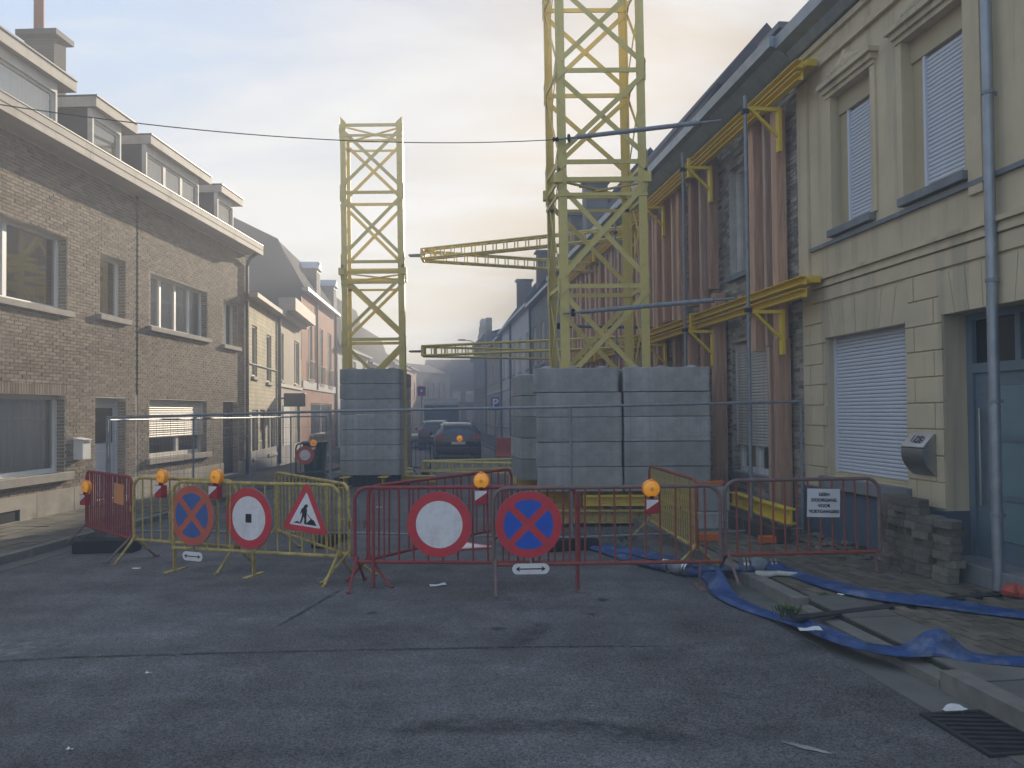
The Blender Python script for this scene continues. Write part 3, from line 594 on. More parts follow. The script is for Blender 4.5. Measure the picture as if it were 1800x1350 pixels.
# plinth slabs with a cellar vent
def plinth(root, sg, t0, t1, z1, skips, vent=None):
    ts = []; t = t0
    while t < t1 - .1:
        e = min(t + 1.05, t1); ts.append((t, e)); t = e
    for a, c in ts:
        for s in skips:
            if a < s[0] < c: c = s[0]
            if a < s[1] < c: a = s[1]
            if s[0] <= a and c <= s[1]: a = c
        if c - a < .05: continue
        if vent and a < vent[1] and c > vent[0]:
            b = MB(sg).box(a + .004, c - .004, -.02, .032, .1, vent[2]).box(a + .004, c - .004, -.02, .032, vent[3], z1)
            b.box(a + .004, max(a + .005, vent[0]), -.02, .0315, vent[2], vent[3]).box(min(c - .005, vent[1]), c - .004, -.02, .0315, vent[2], vent[3])
        else: b = MB(sg).box(a + .004, c - .004, -.02, .032 + random.uniform(-.002, .002), .1, z1)
        b.build('plinth_slab', M['plinth_l'], root, bev=.004)
vt = (L.tt(0) - .6, L.tt(33), L.at(30, 916)[1], L.at(30, 896)[1])
plinth(hA, L.sg, -1.6 + .35, TJ, ZP, [(o_d1[0], o_d1[1])], vt); plinth(hB, L.sg, TJ, TE, ZP, [(o_d2[0], o_d2[1])])
MB(L.sg).box(vt[0], vt[1], .001, .012, vt[2], vt[3]).build('cellar_vent', M['dark'], hA)
# eave: soffit, fascia, gutter lip
for h, a, c in ((hA, -6.0, TJ), (hB, TJ + .002, L.tt(461.5, .45))):
    e = MB(L.sg).box(a, c, -.2, .45, ZE, ZE + .03).build('soffit', M['soffit'], h)
    MB(L.sg).box(a, c, .4505, .475, ZE - .02, ZE + .25).box(a, c, .4755, .485, ZE + .12, ZE + .25).build('fascia', M['fascia'], h)
    MB(L.sg).box(a, c, .40, .495, ZE + .2505, ZE + .275).build('gutter_lip', M['dark_pipe'], h)
    x = a + .5
    while x < c: MB(L.sg).box(x, x + .012, .4855, .4875, ZE - .018, ZE + .25).build('fascia_joint', M['soffit'], h); x += 3.6
MB(L.sg).box(L.tt(461.5, .45) , L.tt(461.5, .45) + .025, -.2, .475, ZE - .02, ZE + .25).build('fascia', M['fascia'], hB)
for h, a, c in ((hA, -6, TJ), (hB, TJ + .002, TE)):
    gable_roof(h, L.sg, a, c, [(.3, ZE + .13), (-4.2, ZE + 3.6), (-8, ZE + .2)], M['slate'])
pipe(hB, L.sg, TE - .06, .07, .12, ZE - .35, .05, M['dark_pipe'], clips=(1.2, 3.2, 5.2))
MB(L.sg).tube([(TE - .06, .07, ZE - .36), (TE - .06, .15, ZE - .15), (TE - .06, .35, ZE + .0)], .05, 10).build('downpipe_elbow', M['dark_pipe'], hB, smooth=True)
def dormer(root, t0, t1, w0, w1, splits, back='curtain', sg=L.sg):
    zb, zt = ZE + .15, 8.07
    d = MB(sg).box(w0, w1, -1.9, -.02, zb, zb + .12).box(w0, w0 + .05, -.12, -.02, zb + .12, zt - .2).box(w1 - .05, w1, -.12, -.02, zb + .12, zt - .2).box(w0 + .05, w1 - .05, -.12, -.02, zt - .38, zt - .2).build('dormer', M['white_old'], root)
    MB(sg).box(w0 - .0, w0 + .04, -2.4, -.1205, zb + .121, zt - .2).build('dormer_cheek', M['slate2'], d); MB(sg).box(w1 - .04, w1, -2.4, -.1205, zb + .121, zt - .2).build('dormer_cheek', M['slate2'], d)
    MB(sg).box(t0, t1, -2.6, .1, zt - .2, zt - .002).build('dormer_fascia', M['fascia'], d)
    MB(sg).box(t0 - .01, t1 + .01, -2.6, .12, zt, zt + .03).build('dormer_roof', M['dark_pipe'], d)
    o = (w0 + .05, w1 - .05, zb + .12, zt - .38); n = .08; fw = .06
    xs = [o[0]] + [o[0] + (o[1] - o[0]) * s for s in splits] + [o[1]]
    fr = MB(sg)
    for a, c in zip(xs, xs[1:]): fr.box(a, a + fw, -n - .03, -n + .02, o[2], o[3]).box(c - fw, c, -n - .03, -n + .02, o[2], o[3]).box(a + fw, c - fw, -n - .03, -n + .02, o[2], o[2] + fw).box(a + fw, c - fw, -n - .03, -n + .02, o[3] - fw, o[3])
    fr.build('window_frame', M['white_old'], d)
    for a, c in zip(xs, xs[1:]):
        MB(sg).face((a + fw, -n, o[2] + fw), (c - fw, -n, o[2] + fw), (c - fw, -n, o[3] - fw), (a + fw, -n, o[3] - fw)).build('pane', M['glass'], d)
    MB(sg).face((o[0], -.2, o[2]), (o[1], -.2, o[2]), (o[1], -.2, o[3]), (o[0], -.2, o[3])).build('curtain', M['curtain'], d)
D = lambda px: L.tt(px, .1)
W_ = lambda px: L.tt(px, 0)
dormer(hA, -4.5, D(133.5), -4.3, W_(101), (.33, .66))
dormer(hA, D(168), D(241), W_(163), W_(214), ())
dormer(hB, D(265), D(372), W_(258), W_(351), (.34, .67))
dormer(hB, D(390), D(428), W_(384), W_(412), ())
# chimney
ct = L.tt(93, -1.6); zc = L.at(93, 62, -1.6)[1]
cA = MB(L.sg).box(ct, L.tt(114, -1.6), -2.25, -1.6, 7.5, zc).build('chimney', M['darkbrick'], hA)
MB(L.sg).box(ct - .12, L.tt(114, -1.6) + .1, -2.37, -1.48, zc, zc + .12).build('chimney_cap', M['slate2'], cA)
MB(L.sg).tube([(ct + .1, -2.0, zc + .12), (ct + .1, -2.0, zc + 1.5)], .1, 14).build('chimney_pot', M['clay'], cA, smooth=True)
MB(L.sg).tube([(D(349), -1.0, 8.05), (D(349), -1.0, 8.45)], .06, 10).build('vent_pipe', M['dark_pipe'], hB, smooth=True)
# letterbox on the wall
mb_t0, mz1 = L.at(145, 771, .2)[0], L.at(150, 771, .2)[1]; mz0 = L.at(150, 808, .2)[1]
lb = thing('letterbox', 'small white metal letterbox beside the pale blue door', 'letterbox', L.P(0, 0, 0), L.rot)
a, c = mb_t0 + .02, mb_t0 + .28
MB(L.sg).box(a, c, .009, .19, mz0, mz1 - .03).build('box_body', M['white'], lb, bev=.01)
MB(L.sg).prism([(.005, mz1 - .029), (.21, mz1 - .029), (.21, mz1 - .015), (.005, mz1 + .02)], lambda u, v, w_: (w_, u, v), a - .01, c + .01).build('box_lid', M['white'], lb)
MB(L.sg).box(a + .03, c - .03, .1905, .193, mz1 - .09, mz1 - .06).build('letter_slot', M['black'], lb)

# ------------------------------------------------------------------ right: yellow plastered house with number 128
TC = R.tt(1414); Z1 = 7.05
ry = thing('plastered_house', 'yellow plastered house with white roller shutters and slate blue plinth', 'house', R.P(0, 0, 0), R.rot)
sg = R.sg
u1 = (R.tt(1543), R.tt(1472), R.at(1485, 396)[1], R.at(1472, 197)[1] + .25, .16)
u2 = (R.tt(1710), R.tt(1600), R.at(1625, 338)[1], u1[3], .16)
u2 = (u2[0], u2[1], u1[2], u1[3], .16)
g1 = (R.tt(1596), R.tt(1455), R.at(1473, 838)[1], R.at(1455, 594)[1], .16)
d1 = (-.62, R.tt(1662), .3, R.at(1662, 553)[1], .35)
wall(ry, sg, -6, TC, .1, Z1, [u1, u2, g1, d1], M['yellow_plaster'], depth=9)
ZS = R.at(1441, 495)[1]
# rusticated ground storey: plaster blocks stand proud of the joints
lev = [.78 + i * (ZS - .30 - .78) / 9 for i in range(10)]
hid = [(g1[0] - .0, g1[1] + .0, g1[2], g1[3] + .46), (d1[0], d1[1], 0, d1[3] + .46)]
def blocks_row(za_, zb, t0, t1, ph):
    t = t0 - (ph * .33)
    while t < t1:
        a, c = max(t, t0), min(t + .66, t1); segs = [(a, c)]
        for o in hid:
            if o[2] < zb - .01 and o[3] > za_ + .01:
                ns = []
                for p, q in segs:
                    if q <= o[0] or p >= o[1]: ns.append((p, q))
                    else:
                        if p < o[0]: ns.append((p, o[0]))
                        if q > o[1]: ns.append((o[1], q))
                segs = ns
        for p, q in segs:
            if q - p > .08: MB(sg).box(p + .007, q - .007, .0005, .022, za_ + .007, zb - .007).build('plaster_block', M['yellow_plaster'], ry, bev=.006)
        t += .66
for i in range(9): blocks_row(lev[i], lev[i + 1], -6, TC - .06, i % 2)
# flat arches of wedge blocks over window and door
for o in (g1, d1):
    k = 7; w0 = (o[1] - o[0]) / k
    for i in range(k):
        a0, a1 = o[0] + i * w0, o[0] + (i + 1) * w0; mid = (o[0] + o[1]) / 2
        f = lambda t: mid + (t - mid) * 1.18
        MB(sg).prism([(a0 + .004, o[3] + .002), (a1 - .004, o[3] + .002), (f(a1) - .004, min(o[3] + .46, ZS - .31)), (f(a0) + .004, min(o[3] + .46, ZS - .31))], lambda u, v, w_: (u, w_, v), .0005, .0205).build('arch_block', M['yellow_plaster'], ry)
MB(sg).box(-6, TC - .3, .0005, .03, ZS - .29, ZS - .12).build('frieze_band', M['yellow_plaster'], ry, bev=.005)
MB(sg).box(-6, TC - .3, .0005, .05, ZS - .1, ZS - .05).box(-6, TC - .3, .0005, .035, ZS - .0495, ZS - .005).box(-6, TC - .3, .0005, .075, ZS, ZS + .05).build('string_course', M['yellow_plaster'], ry)
ZU = R.at(1440, 432)[1]
MB(sg).box(-6, TC - .3, .0005, .045, ZU - .06, ZU - .01).build('sill_course', M['bluestone'], ry)
# pilaster strips and cornice
MB(sg).box(TC - .26, TC - .003, .0005, .05, ZS + .08, Z1 - .55).build('pilaster', M['yellow_plaster'], ry, bev=.006)
MB(sg).box(.14, .34, .0005, .04, ZS + .35, Z1 - .6).build('pilaster', M['yellow_plaster'], ry, bev=.006)
MB(sg).box(-6, TC, .0005, .06, Z1 - .5, Z1 - .42).box(-6, TC, .0005, .05, Z1 - .2, Z1 - .12).build('cornice_band', M['yellow_plaster'], ry)
MB(sg).prism([(-.1, Z1 - .1), (.1, Z1 - .1), (.18, Z1), (.34, Z1 + .06), (.36, Z1 + .22), (-.1, Z1 + .22)], lambda u, v, w_: (w_, u, v), -6, TC + .03).build('cornice', M['zinc'], ry)
gable_roof(ry, sg, -6, TC, [(.2, Z1 + .15), (-4, Z1 + 3.2), (-9, Z1 + .1)], M['slate'])
# plinth
MB(sg).box(-6, d1[0], .0005, .035, .1, .77).build('plinth', M['slate_plinth'], ry, bev=.006)
MB(sg).box(d1[1], TC - .002, .0005, .035, .1, .77).build('plinth', M['slate_plinth'], ry, bev=.006)
MB(sg).box(d1[1] - .012, d1[1] - .0005, -.3, .034, .1, .77).build('plinth_return', M['slate_plinth'], ry)
# shuttered windows
for o in (u1, u2):
    tw = o[1] - o[0]; top = o[3] - .25
    shutter(ry, sg, o[0] + .03, o[1] - .2, o[2] + .0, top, -.13, M['shutter_w'], .047)
    MB(sg).box(o[0], o[1], -.16, -.09, top + .002, o[3]).build('shutter_box', M['yellow_pale'], ry)
    MB(sg).box(o[1] - .185, o[1], -.16, -.12, o[2], top).build('window_margin', M['yellow_pale'], ry)
    MB(sg).box(o[0] - .04, o[1] + .04, -.1, .09, o[2] - .1, o[2] - .005).build('sill', M['bluestone'], ry, bev=.006)
    hm = MB(sg).box(o[0] - .12, o[1] + .12, .0005, .09, o[3] + .06, o[3] + .13).box(o[0] - .16, o[1] + .16, .0005, .14, o[3] + .1305, o[3] + .19).box(o[0] - .1, o[1] + .1, .0005, .05, o[3] + .0, o[3] + .0595).build('hood_mould', M['yellow_plaster'], ry)
    mid = (o[0] + o[1]) / 2; orn = MB(sg)
    for k in range(9):
        x = mid + (k - 4) * .085; h = .2 - .03 * abs(k - 4) + (.05 if k == 4 else 0)
        orn.lathe([(.02, 0), (.055, .02), (.05, .05), (.015, .075)], lambda u, v, w_, x=x, h=h: (x + u, .05 + w_, o[3] + .19 + h * .5 + v * (h / .11)), 10)
    orn.build('hood_ornament', M['yellow_plaster'], hm, smooth=True)
    MB(sg).box(o[0] - .1, o[0] - .002, .0005, .03, o[2], o[3]).build('window_surround', M['yellow_plaster'], ry); MB(sg).box(o[1] + .002, o[1] + .1, .0005, .03, o[2], o[3]).build('window_surround', M['yellow_plaster'], ry)
shutter(ry, sg, g1[0] + .012, g1[1] - .012, g1[2] + .05, g1[3], -.13, M['shutter_w'], .047)
MB(sg).box(g1[0], g1[1], -.16, -.085, g1[2] + .0, g1[2] + .048).build('shutter_rail', M['yellow_pale'], ry)
MB(sg).box(g1[0] - .08, g1[1] + .1, -.1, .1, g1[2] - .16, g1[2] - .004).build('sill', M['bluestone'], ry, bev=.008)
# front door
t0, t1, z0, z1 = d1[:4]; rv = .3; zt = R.at(1712, 648, -.3)[1]
dr = MB(sg).box(t0 + .09, t1 - .09, -rv - .03, -rv + .02, z0, zt - .05).build('door', M['door_blue'], ry)
MB(sg).box(t0, t0 + .09, -rv - .05, -rv + .05, z0, z1).box(t1 - .09, t1, -rv - .05, -rv + .05, z0, z1).box(t0 + .09, t1 - .09, -rv - .05, -rv + .05, zt - .05, zt + .05).box(t0 + .09, t1 - .09, -rv - .05, -rv + .05, z1 - .07, z1).box((t0 + t1) / 2 - .035, (t0 + t1) / 2 + .035, -rv - .05, -rv + .045, zt + .05, z1 - .07).build('door_frame', M['door_blue'], dr)
MB(sg).box(t0 + .09, (t0 + t1) / 2 - .035, -rv - .01, -rv + .0, zt + .05, z1 - .07).build('fanlight_pane', M['car_glass'], dr)
MB(sg).box((t0 + t1) / 2 + .035, t1 - .09, -rv - .01, -rv + .0, zt + .05, z1 - .07).build('fanlight_pane', M['car_glass'], dr)
MB(sg).box(t0 + .26, t1 - .26, -rv + .0205, -rv + .03, z0 + .22, zt - .2).build('door_panel', M['door_panel'], dr, bev=.006)
for f in (.32, .62): MB(sg).box(t0 + .24, t1 - .24, -rv + .0305, -rv + .042, z0 + f * (zt - z0), z0 + f * (zt - z0) + .06).build('door_rail', M['door_blue'], dr)
MB(sg).tube([(t1 - .2, -rv + .07, z0 + .55), (t1 - .2, -rv + .07, z0 + 1.55)], .014, 10).build('door_pull', M['stainless'], dr, smooth=True)
MB(sg).box(t0 + .001, t1 - .013, -.6, .09, .1, z0 + .006).build('door_step', M['bluestone'], dr, bev=.01)
# downpipe
pipe(ry, sg, -.02, .09, .13, Z1, .05, M['zinc'], clips=(.82, 1.9, 3.05, 4.85, 6.3))
# stainless letterbox
mz1 = R.at(1625, 762, .0)[1]; mz0 = R.at(1640, 836, 0)[1]; mt1 = R.tt(1618, .1); mt0 = mt1 - .40
mt0 = R.tt(1645, .02) - .0; mt1 = mt0 + .38
bx_ = thing('letterbox', 'curved stainless letterbox marked 128 on the yellow wall', 'letterbox', R.P(0, 0, 0), R.rot)
H = mz1 - mz0
prof = [(.024, mz0), (.024, mz1), (.05, mz1 + .0), (.17, mz1 - .17 * H / .5 * .9)]
arc = [(.17 - .0 + .02 * math.sin(k / 10 * PI) - .13 * (k / 10) ** 2.2, mz1 - .17 * H / .5 * .9 - (H - .17 * H / .5 * .9) * (k / 10)) for k in range(1, 11)]
MB(sg).prism(prof + arc, lambda u, v, w_: (w_, u, v), mt0, mt1).build('box_body', M['stainless'], bx_, smooth=True)
zf = mz1 - .17 * H / .5 * .9
MB(sg).prism([(.05, mz1 + .004), (.174, zf + .004), (.176, zf), (.05, mz1 + .0005)], lambda u, v, w_: (w_, u, v), mt0 - .004, mt1 + .004).build('flap', M['chrome'], bx_)
MB(sg).box(mt0 + .002, mt1 - .002, .168, .1775, zf - .018, zf - .008).build('flap_gap', M['black'], bx_)
ang = math.atan2(.126, mz1 - zf)
# lettering frame: local x towards the viewer's right (towards smaller t), up along the flap
up_ = Vector((0, -.124, mz1 - zf)).normalized(); xr = Vector((-1, 0, 0)); nr = xr.cross(up_)
c_ = Vector(((mt0 + mt1) / 2, .114, (mz1 + zf) / 2 + .003)) + nr * .012
textmesh('128', .13, 'house_number', M['black'], bx_, Matrix(((xr.x, up_.x, nr.x, c_.x), (xr.y, up_.y, nr.y, c_.y), (xr.z, up_.z, nr.z, c_.z), (0, 0, 0, 1))), bold=.0008)

# ------------------------------------------------------------------ right: the shored-up brick houses
ZR = 7.1
def rop(a, b_, z0, z1): return (min(a, b_), max(a, b_), z0, z1)
T2 = 13.2; T3 = 24.0
ra = thing('shored_brick_house', 'pale brick house propped up with timbers, next to the yellow house', 'house', R.P(0, 0, 0), R.rot)
gw = (R.tt(1351), R.tt(1316), R.at(1322, 832)[1], R.at(1322, 596)[1], .2)
gw = (gw[0] - .35, R.tt(1288) , gw[2], gw[3], .2)
uw = (R.tt(1322), R.tt(1288), R.at(1300, 480)[1], R.at(1300, 296)[1] + .1, .2)
uw = (gw[0], gw[1], uw[2], uw[3], .2)
uw2 = (uw[0] + 4.2, uw[1] + 4.2, uw[2], uw[3], .2); gw2 = (gw[0] + 4.2, gw[1] + 4.2, gw[2], gw[3], .2)
wra = wall(ra, sg, TC + .004, T2, .1, ZR, [gw, uw, uw2, gw2], M['rmortar'], depth=9)
lay_bricks(wra, sg, TC + .01, T2, .45, ZR - .05, [gw, uw, uw2, gw2], M['rbrick'], single_key=lambda q: q[0] + .08 * abs(q[2] - 1.9))
MB(sg).box(TC + .006, gw[0] - .0, .0005, .03, .1, .44).box(gw[0], T2, .0005, .03, .1, .44).build('plinth', M['bluestone'], ra)
for o in (gw, gw2):
    window(ra, sg, o, .18, M['white'], (.6,), back='dark', fw=.08, sill=(.12, .08, .06, M['bluestone']))
    shutter(ra, sg, o[0] + .02, o[1] - .02, o[2] + .45, o[3], -.09, M['white_old'], .05)
    b = MB(sg); z = o[2] + .003
    while z + .06 < o[3]:
        b.box(o[1] - .008, o[1] + .02, -.17, -.005, z, z + .052); z += .063
    b.build('jamb_bricks', M['rbrick'], wra, kind='stuff')
for o in (uw, uw2): window(ra, sg, o, .18, M['white_old'], (.5,), back='dark', fw=.07, sill=(.1, .08, .06, M['bluestone']))
rb = thing('shored_brick_house', 'propped brick house with steep dark tiled roof behind the steel tower', 'house', R.P(0, 0, 0), R.rot)
ops = [(15 + 2.8 * i, 16 + 2.8 * i, z, z + 1.7, .15) for i in range(3) for z in (.95, 4.1)]
wall(rb, sg, T2 + .004, T3, .1, ZR, ops, M['greybrick'], depth=9)
for o in ops: window(rb, sg, o, .13, M['white_old'], (.5,), back='dark')
for h, a, c in ((ra, TC + .03, T2), (rb, T2 + .004, T3)):
    MB(sg).prism([(0, ZR - .2), (.12, ZR - .12), (.3, ZR + .03), (.42, ZR + .05), (.44, ZR + .2), (0, ZR + .2)], lambda u, v, w_: (w_, u, v), a, c).build('gutter', M['zinc'], h)
TR, ZT = R.at(1263, 150, -.6)
gable_roof(ra, sg, TC + .004, TR, [(.1, ZR + .18), (-4, ZR + 2.6), (-9, ZR)], M['dark_tile'])
rt = gable_roof(ra, sg, TR, T2, [(.1, ZR + .18), (-.6, ZT), (-4, ZT + 2.2), (-9, ZR)], M['dark_tile'])
# rolled ridge tiles along the raking edge of the taller roof
b = MB(sg)
for k in range(9): b.tube([(TR - .02, .1 - .7 * k / 9, ZR + .2 + (ZT - ZR - .18) * k / 9), (TR - .02, .1 - .7 * (k + .95) / 9, ZR + .2 + (ZT - ZR - .18) * (k + .95) / 9)], .06, 8)
b.build('verge_tiles', M['dark_tile'], rt, kind='stuff')
gable_roof(rb, sg, T2 + .004, T3, [(.1, ZR + .18), (-.6, ZT), (-4, ZR + 5.4), (-9, ZR)], M['dark_tile'])  # hidden rear ridge raised so its shadow keeps sun off the road
for a, n_, z_ in ((5.1, -.4, ZR + .95), (6.0, -1.1, ZR + 1.3)): chimney(ra, sg, a, a + .6, n_ - .6, n_, ZR + .3, z_, M['greybrick'])
chimney(rb, sg, 20.5, 21.2, -1.3, -.5, ZR + 1, ZR + 3.1, M['greybrick']); chimney(rb, sg, 22.6, 23.2, -.9, -.3, ZR + 1, ZR + 2.4, M['greybrick'])

# ------------------------------------------------------------------ timber props against the shored facade
def timber(px0, px1, y0, y1, n, m, dep, lab):
    ta, tb = sorted((R.tt(px0, n - dep), R.tt(px1, n))); tb = max(tb, ta + (.09 if m == 'timber_p' else .17)); zt_ = R.at(px0, y0, n)[1]; zb_ = R.at(px0, y1, n)[1] if y1 else .125
    b = MB(sg).box(ta, tb, n - dep, n, max(.123, zb_), zt_)
    o = b.build('timber_prop', M[m], None, bev=.008); o.location = R.P(0, 0, 0); o.rotation_euler = (0, 0, R.rot)
    return tag(o, lab, 'timber', 'timber props against the brick facade')
TLAB = 'rough reddish timber prop standing upright against the propped brick facade'
for a in ((1389, 1364, 170, 606, .24, 'timber', .16), (1361, 1351, 178, 606, .2, 'timber_p', .12), (1347, 1326, 170, 614, .26, 'timber', .16),
          (1392, 1368, 590, None, .26, 'timber', .2), (1365, 1352, 608, None, .22, 'timber_p', .1),
          (1268, 1249, 255, 500, .26, 'timber', .16), (1244, 1236, 265, 520, .2, 'timber_p', .12), (1235, 1219, 262, 530, .26, 'timber', .18),
          (1279, 1258, 505, None, .28, 'timber', .22), (1246, 1238, 505, None, .22, 'timber', .12),
          (1208, 1197, 300, 560, .26, 'timber', .16), (1193, 1186, 310, 560, .2, 'timber_p', .12), (1183, 1171, 320, 560, .26, 'timber', .16),
          (1228, 1215, 560, None, .26, 'timber', .16), (1198, 1188, 570, None, .26, 'timber', .16)):
    where = 'beside the yellow house' if a[0] > 1320 else 'between the first two scaffold tubes' if a[0] > 1210 else 'just past the second scaffold tube'
    timber(*a, '%s timber prop of the %s storey, %s' % ('pale narrow' if a[5] == 'timber_p' else 'thick reddish' if abs(a[0] - a[1]) > 15 else 'slim reddish', 'ground' if a[3] is None else 'upper', where))
tmesh = {}
x = R.tt(1171, .26) + .5; k = 0
while x < 21:
    for dx_, w0, m_ in ((0, .2, 'timber'), (.36, .12, 'timber_p'), (.62, .24, 'timber')):
        h0 = 3.9 + random.uniform(0, .3) if k % 2 else .123; h1 = 6.35 + random.uniform(-.2, .2); LB = ('pale narrow full-height' if w0 < .15 else 'reddish upper-storey') + ' timber prop on the far facade behind the tall tower'
        o = MB(sg).box(x + dx_, x + dx_ + w0, .09, .26 - .03 * (w0 < .15), .123 if w0 < .15 else 3.0, h1).build('timber_prop', M[m_], None)
        o.location = R.P(0, 0, 0); o.rotation_euler = (0, 0, R.rot); tag(o, LB, 'timber', 'timber props against the brick facade')
        if w0 > .15:
            o = MB(sg).box(x + dx_ + .03, x + dx_ + w0 - .02, .09, .27, .123, 2.995).build('timber_prop', M[m_], None)
            o.location = R.P(0, 0, 0); o.rotation_euler = (0, 0, R.rot); tag(o, 'reddish ground-storey timber prop on the far facade behind the tall tower', 'timber', 'timber props against the brick facade')
    x += 1.35; k += 1

# ------------------------------------------------------------------ yellow walers (paired channels) on brackets and scaffold posts
TW0 = R.tt(1400, .5)
for z, nm in ((R.at(1385, 497, .45)[1], 'lower'), (R.at(1380, 122, .45)[1], 'upper')):
    wl = thing('waler_beam', 'pair of long yellow steel channels along the propped facade, %s storey' % nm, 'steel beam', R.P(0, 0, 0), R.rot, 'yellow walers')
    T0 = TW0 + .06; segs = [(T0, 7.3), (7.34, 11.4), (11.44, 15.5), (15.54, 21.5)]
    for a, c in segs:
        for dn, dz in ((0, .0), (0, -.17)):
            b = MB(sg).box(a, c, .29, .302, z + dz - .058, z + dz + .058).box(a, c, .302, .39, z + dz + .046, z + dz + .058).box(a, c, .302, .39, z + dz - .058, z + dz - .046)
            b.build('channel', M['yellow_waler'], wl)
        if a > T0: MB(sg).box(a - .03, a + .03, .285, .42, z - .28, z + .09).build('splice_clamp', M['yellow_waler'], wl)
    MB(sg).box(TC + .12, T0 - .02, .10, .24, z - .03, z + .06).build('end_stub', M['yellow_waler'], wl)
    for px in (1318, 1206, 1130, 1085):
        tb_ = R.tt(px, .78)
        b = MB(sg).bar((tb_, .74, z - .33), (tb_, .28, z - .33), .05, .05).bar((tb_, .70, z - .33), (tb_, .285, z - .72), .04, .04).bar((tb_, .27, z - .30), (tb_, .27, z - .95), .1, .05)
        b.build('bracket', M['yellow_waler'], wl)
for px, y0, lab in ((1318, 160, 'nearest the yellow house'), (1206, 262, 'second from the yellow house'), (1130, 330, 'behind the concrete blocks'), (1085, 360, 'behind the steel tower')):
    tb_ = R.tt(px, .78); z1 = R.at(px, y0, .78)[1]
    p = thing('scaffold_post', 'grey galvanised scaffold tube upright before the timbers, ' + lab, 'scaffold post', R.P(0, 0, 0), R.rot, 'scaffold posts')
    MB(sg).tube([(tb_, .78, .126), (tb_, .78, z1)], .026, 10).build('tube', M['galv'], p, smooth=True)
    MB(sg).box(tb_ - .07, tb_ + .07, .71, .85, .119, .126).build('base_plate', M['galv'], p)
    for z in (3.3, 6.2): MB(sg).box(tb_ - .04, tb_ + .04, .735, .825, z - .03, z + .03).build('coupler', M['cast_iron'], p)

# ------------------------------------------------------------------ lattice towers
def tower(label, cs, zb, panels, lean, hole=True):
    base = Vector((sum(c[0] for c in cs) / 4, sum(c[1] for c in cs) / 4, 0))
    tw = thing('lattice_tower', label, 'tower', base, 0, 'yellow steel towers')
    top = panels[-1][1]
    def p(i, z, dx=0, dy=0): return Vector((cs[i % 4][0] - base.x - lean * z + dx, cs[i % 4][1] - base.y + dy, z))
    inn = [((1, 1)), ((-1, 1)), ((-1, -1)), ((1, -1))]     # inward x,y for corners: near left, near right, far right, far left
    secs = [zb] + [q[1] for q in panels if q[2]]
    for i in range(4):
        sx, sy = inn[i]; b = MB()
        A, B = p(i, zb), p(i, top)
        b.bar(A + Vector((sx * .075, 0, 0)), B + Vector((sx * .075, 0, 0)), .014, .15, (1, 0, 0)).bar(A + Vector((0, sy * .083, 0)), B + Vector((0, sy * .083, 0)), .15, .014, (1, 0, 0))
        b.build('leg', M['yellow_steel'], tw)
        for z in secs[1:-1]: MB().box(p(i, z).x - .075, p(i, z).x + .075, p(i, z).y - .075, p(i, z).y + .075, z - .09, z + .09).build('splice_plate', M['yellow_steel'], tw)
        MB().box(p(i, zb).x - .16, p(i, zb).x + .16, p(i, zb).y - .16, p(i, zb).y + .16, zb - .03, zb).build('foot_plate', M['yellow_steel'], tw)
    for (za_, zb_, sec) in panels:
        short = zb_ - za_ < .6
        for f in range(4):
            i, j = f, (f + 1) % 4
            off = {0: Vector((0, -.02, 0)), 1: Vector((.02, 0, 0)), 2: Vector((0, .02, 0)), 3: Vector((-.02, 0, 0))}[f]
            e = .1; up = (0, 1, 0) if f % 2 == 0 else (1, 0, 0)
            if not short: MB().bar(p(i, za_ + e) + off, p(j, zb_ - e) + off, .09, .012, up).build('brace', M['yellow_steel'], tw)
            if not short: MB().bar(p(j, za_ + e) - off, p(i, zb_ - e) - off, .09, .012, up).build('brace', M['yellow_steel'], tw)
            MB().bar(p(i, zb_ - .02) - off * .4, p(j, zb_ - .02) - off * .4, .08, .03, up).build('crossbar', M['yellow_steel'], tw)
            if sec: MB().bar(p(i, zb_ - .1 - .2) + off * .4, p(j, zb_ - .1 - .2) + off * .4, .06, .03, up).build('crossbar', M['yellow_steel'], tw)
            if sec and f == 0:
                MB().bar(p(0, zb_ - .04), p(2, zb_ - .04), .06, .03).build('plan_brace', M['yellow_steel'], tw); MB().bar(p(1, zb_ - .08), p(3, zb_ - .08), .06, .03).build('plan_brace', M['yellow_steel'], tw)
            for q, s_ in ((i, 1), (j, -1)):
                d = (p((q + s_) % 4, zb_) - p(q, zb_)).normalized(); g = p(q, zb_) + off * .9
                b = MB(); pts = [(0, -.22), (.16, -.06), (.16, .04), (0, .2)]
                b.prism(pts, lambda u, v, w_: g + d * u + Vector((0, 0, v)) + off.normalized() * w_, -.006, .006); b.build('gusset', M['yellow_steel'], tw)
    return tw
T2C = [(.93, 13.9), (2.53, 13.9), (2.39, 15.05), (.77, 15.05)]
tower('tall yellow steel lattice tower rising from the wide concrete block wall', T2C, .52, [(.52, 2.25, 0), (2.25, 4.15, 0), (4.15, 6.1, 1), (6.1, 6.42, 0), (6.42, 8.1, 0), (8.1, 9.8, 0), (9.8, 11.7, 1), (11.7, 13.4, 0)], .008)
T1C = [(-4.44, 20.3), (-2.80, 20.3), (-2.95, 21.5), (-4.58, 21.5)]
tower('shorter yellow steel lattice tower standing on the narrow concrete block stack', T1C, .33, [(.33, 2.0, 0), (2.0, 3.84, 0), (3.84, 5.62, 1), (5.62, 5.9, 0), (5.9, 7.75, 0), (7.75, 9.55, 1)], .007)

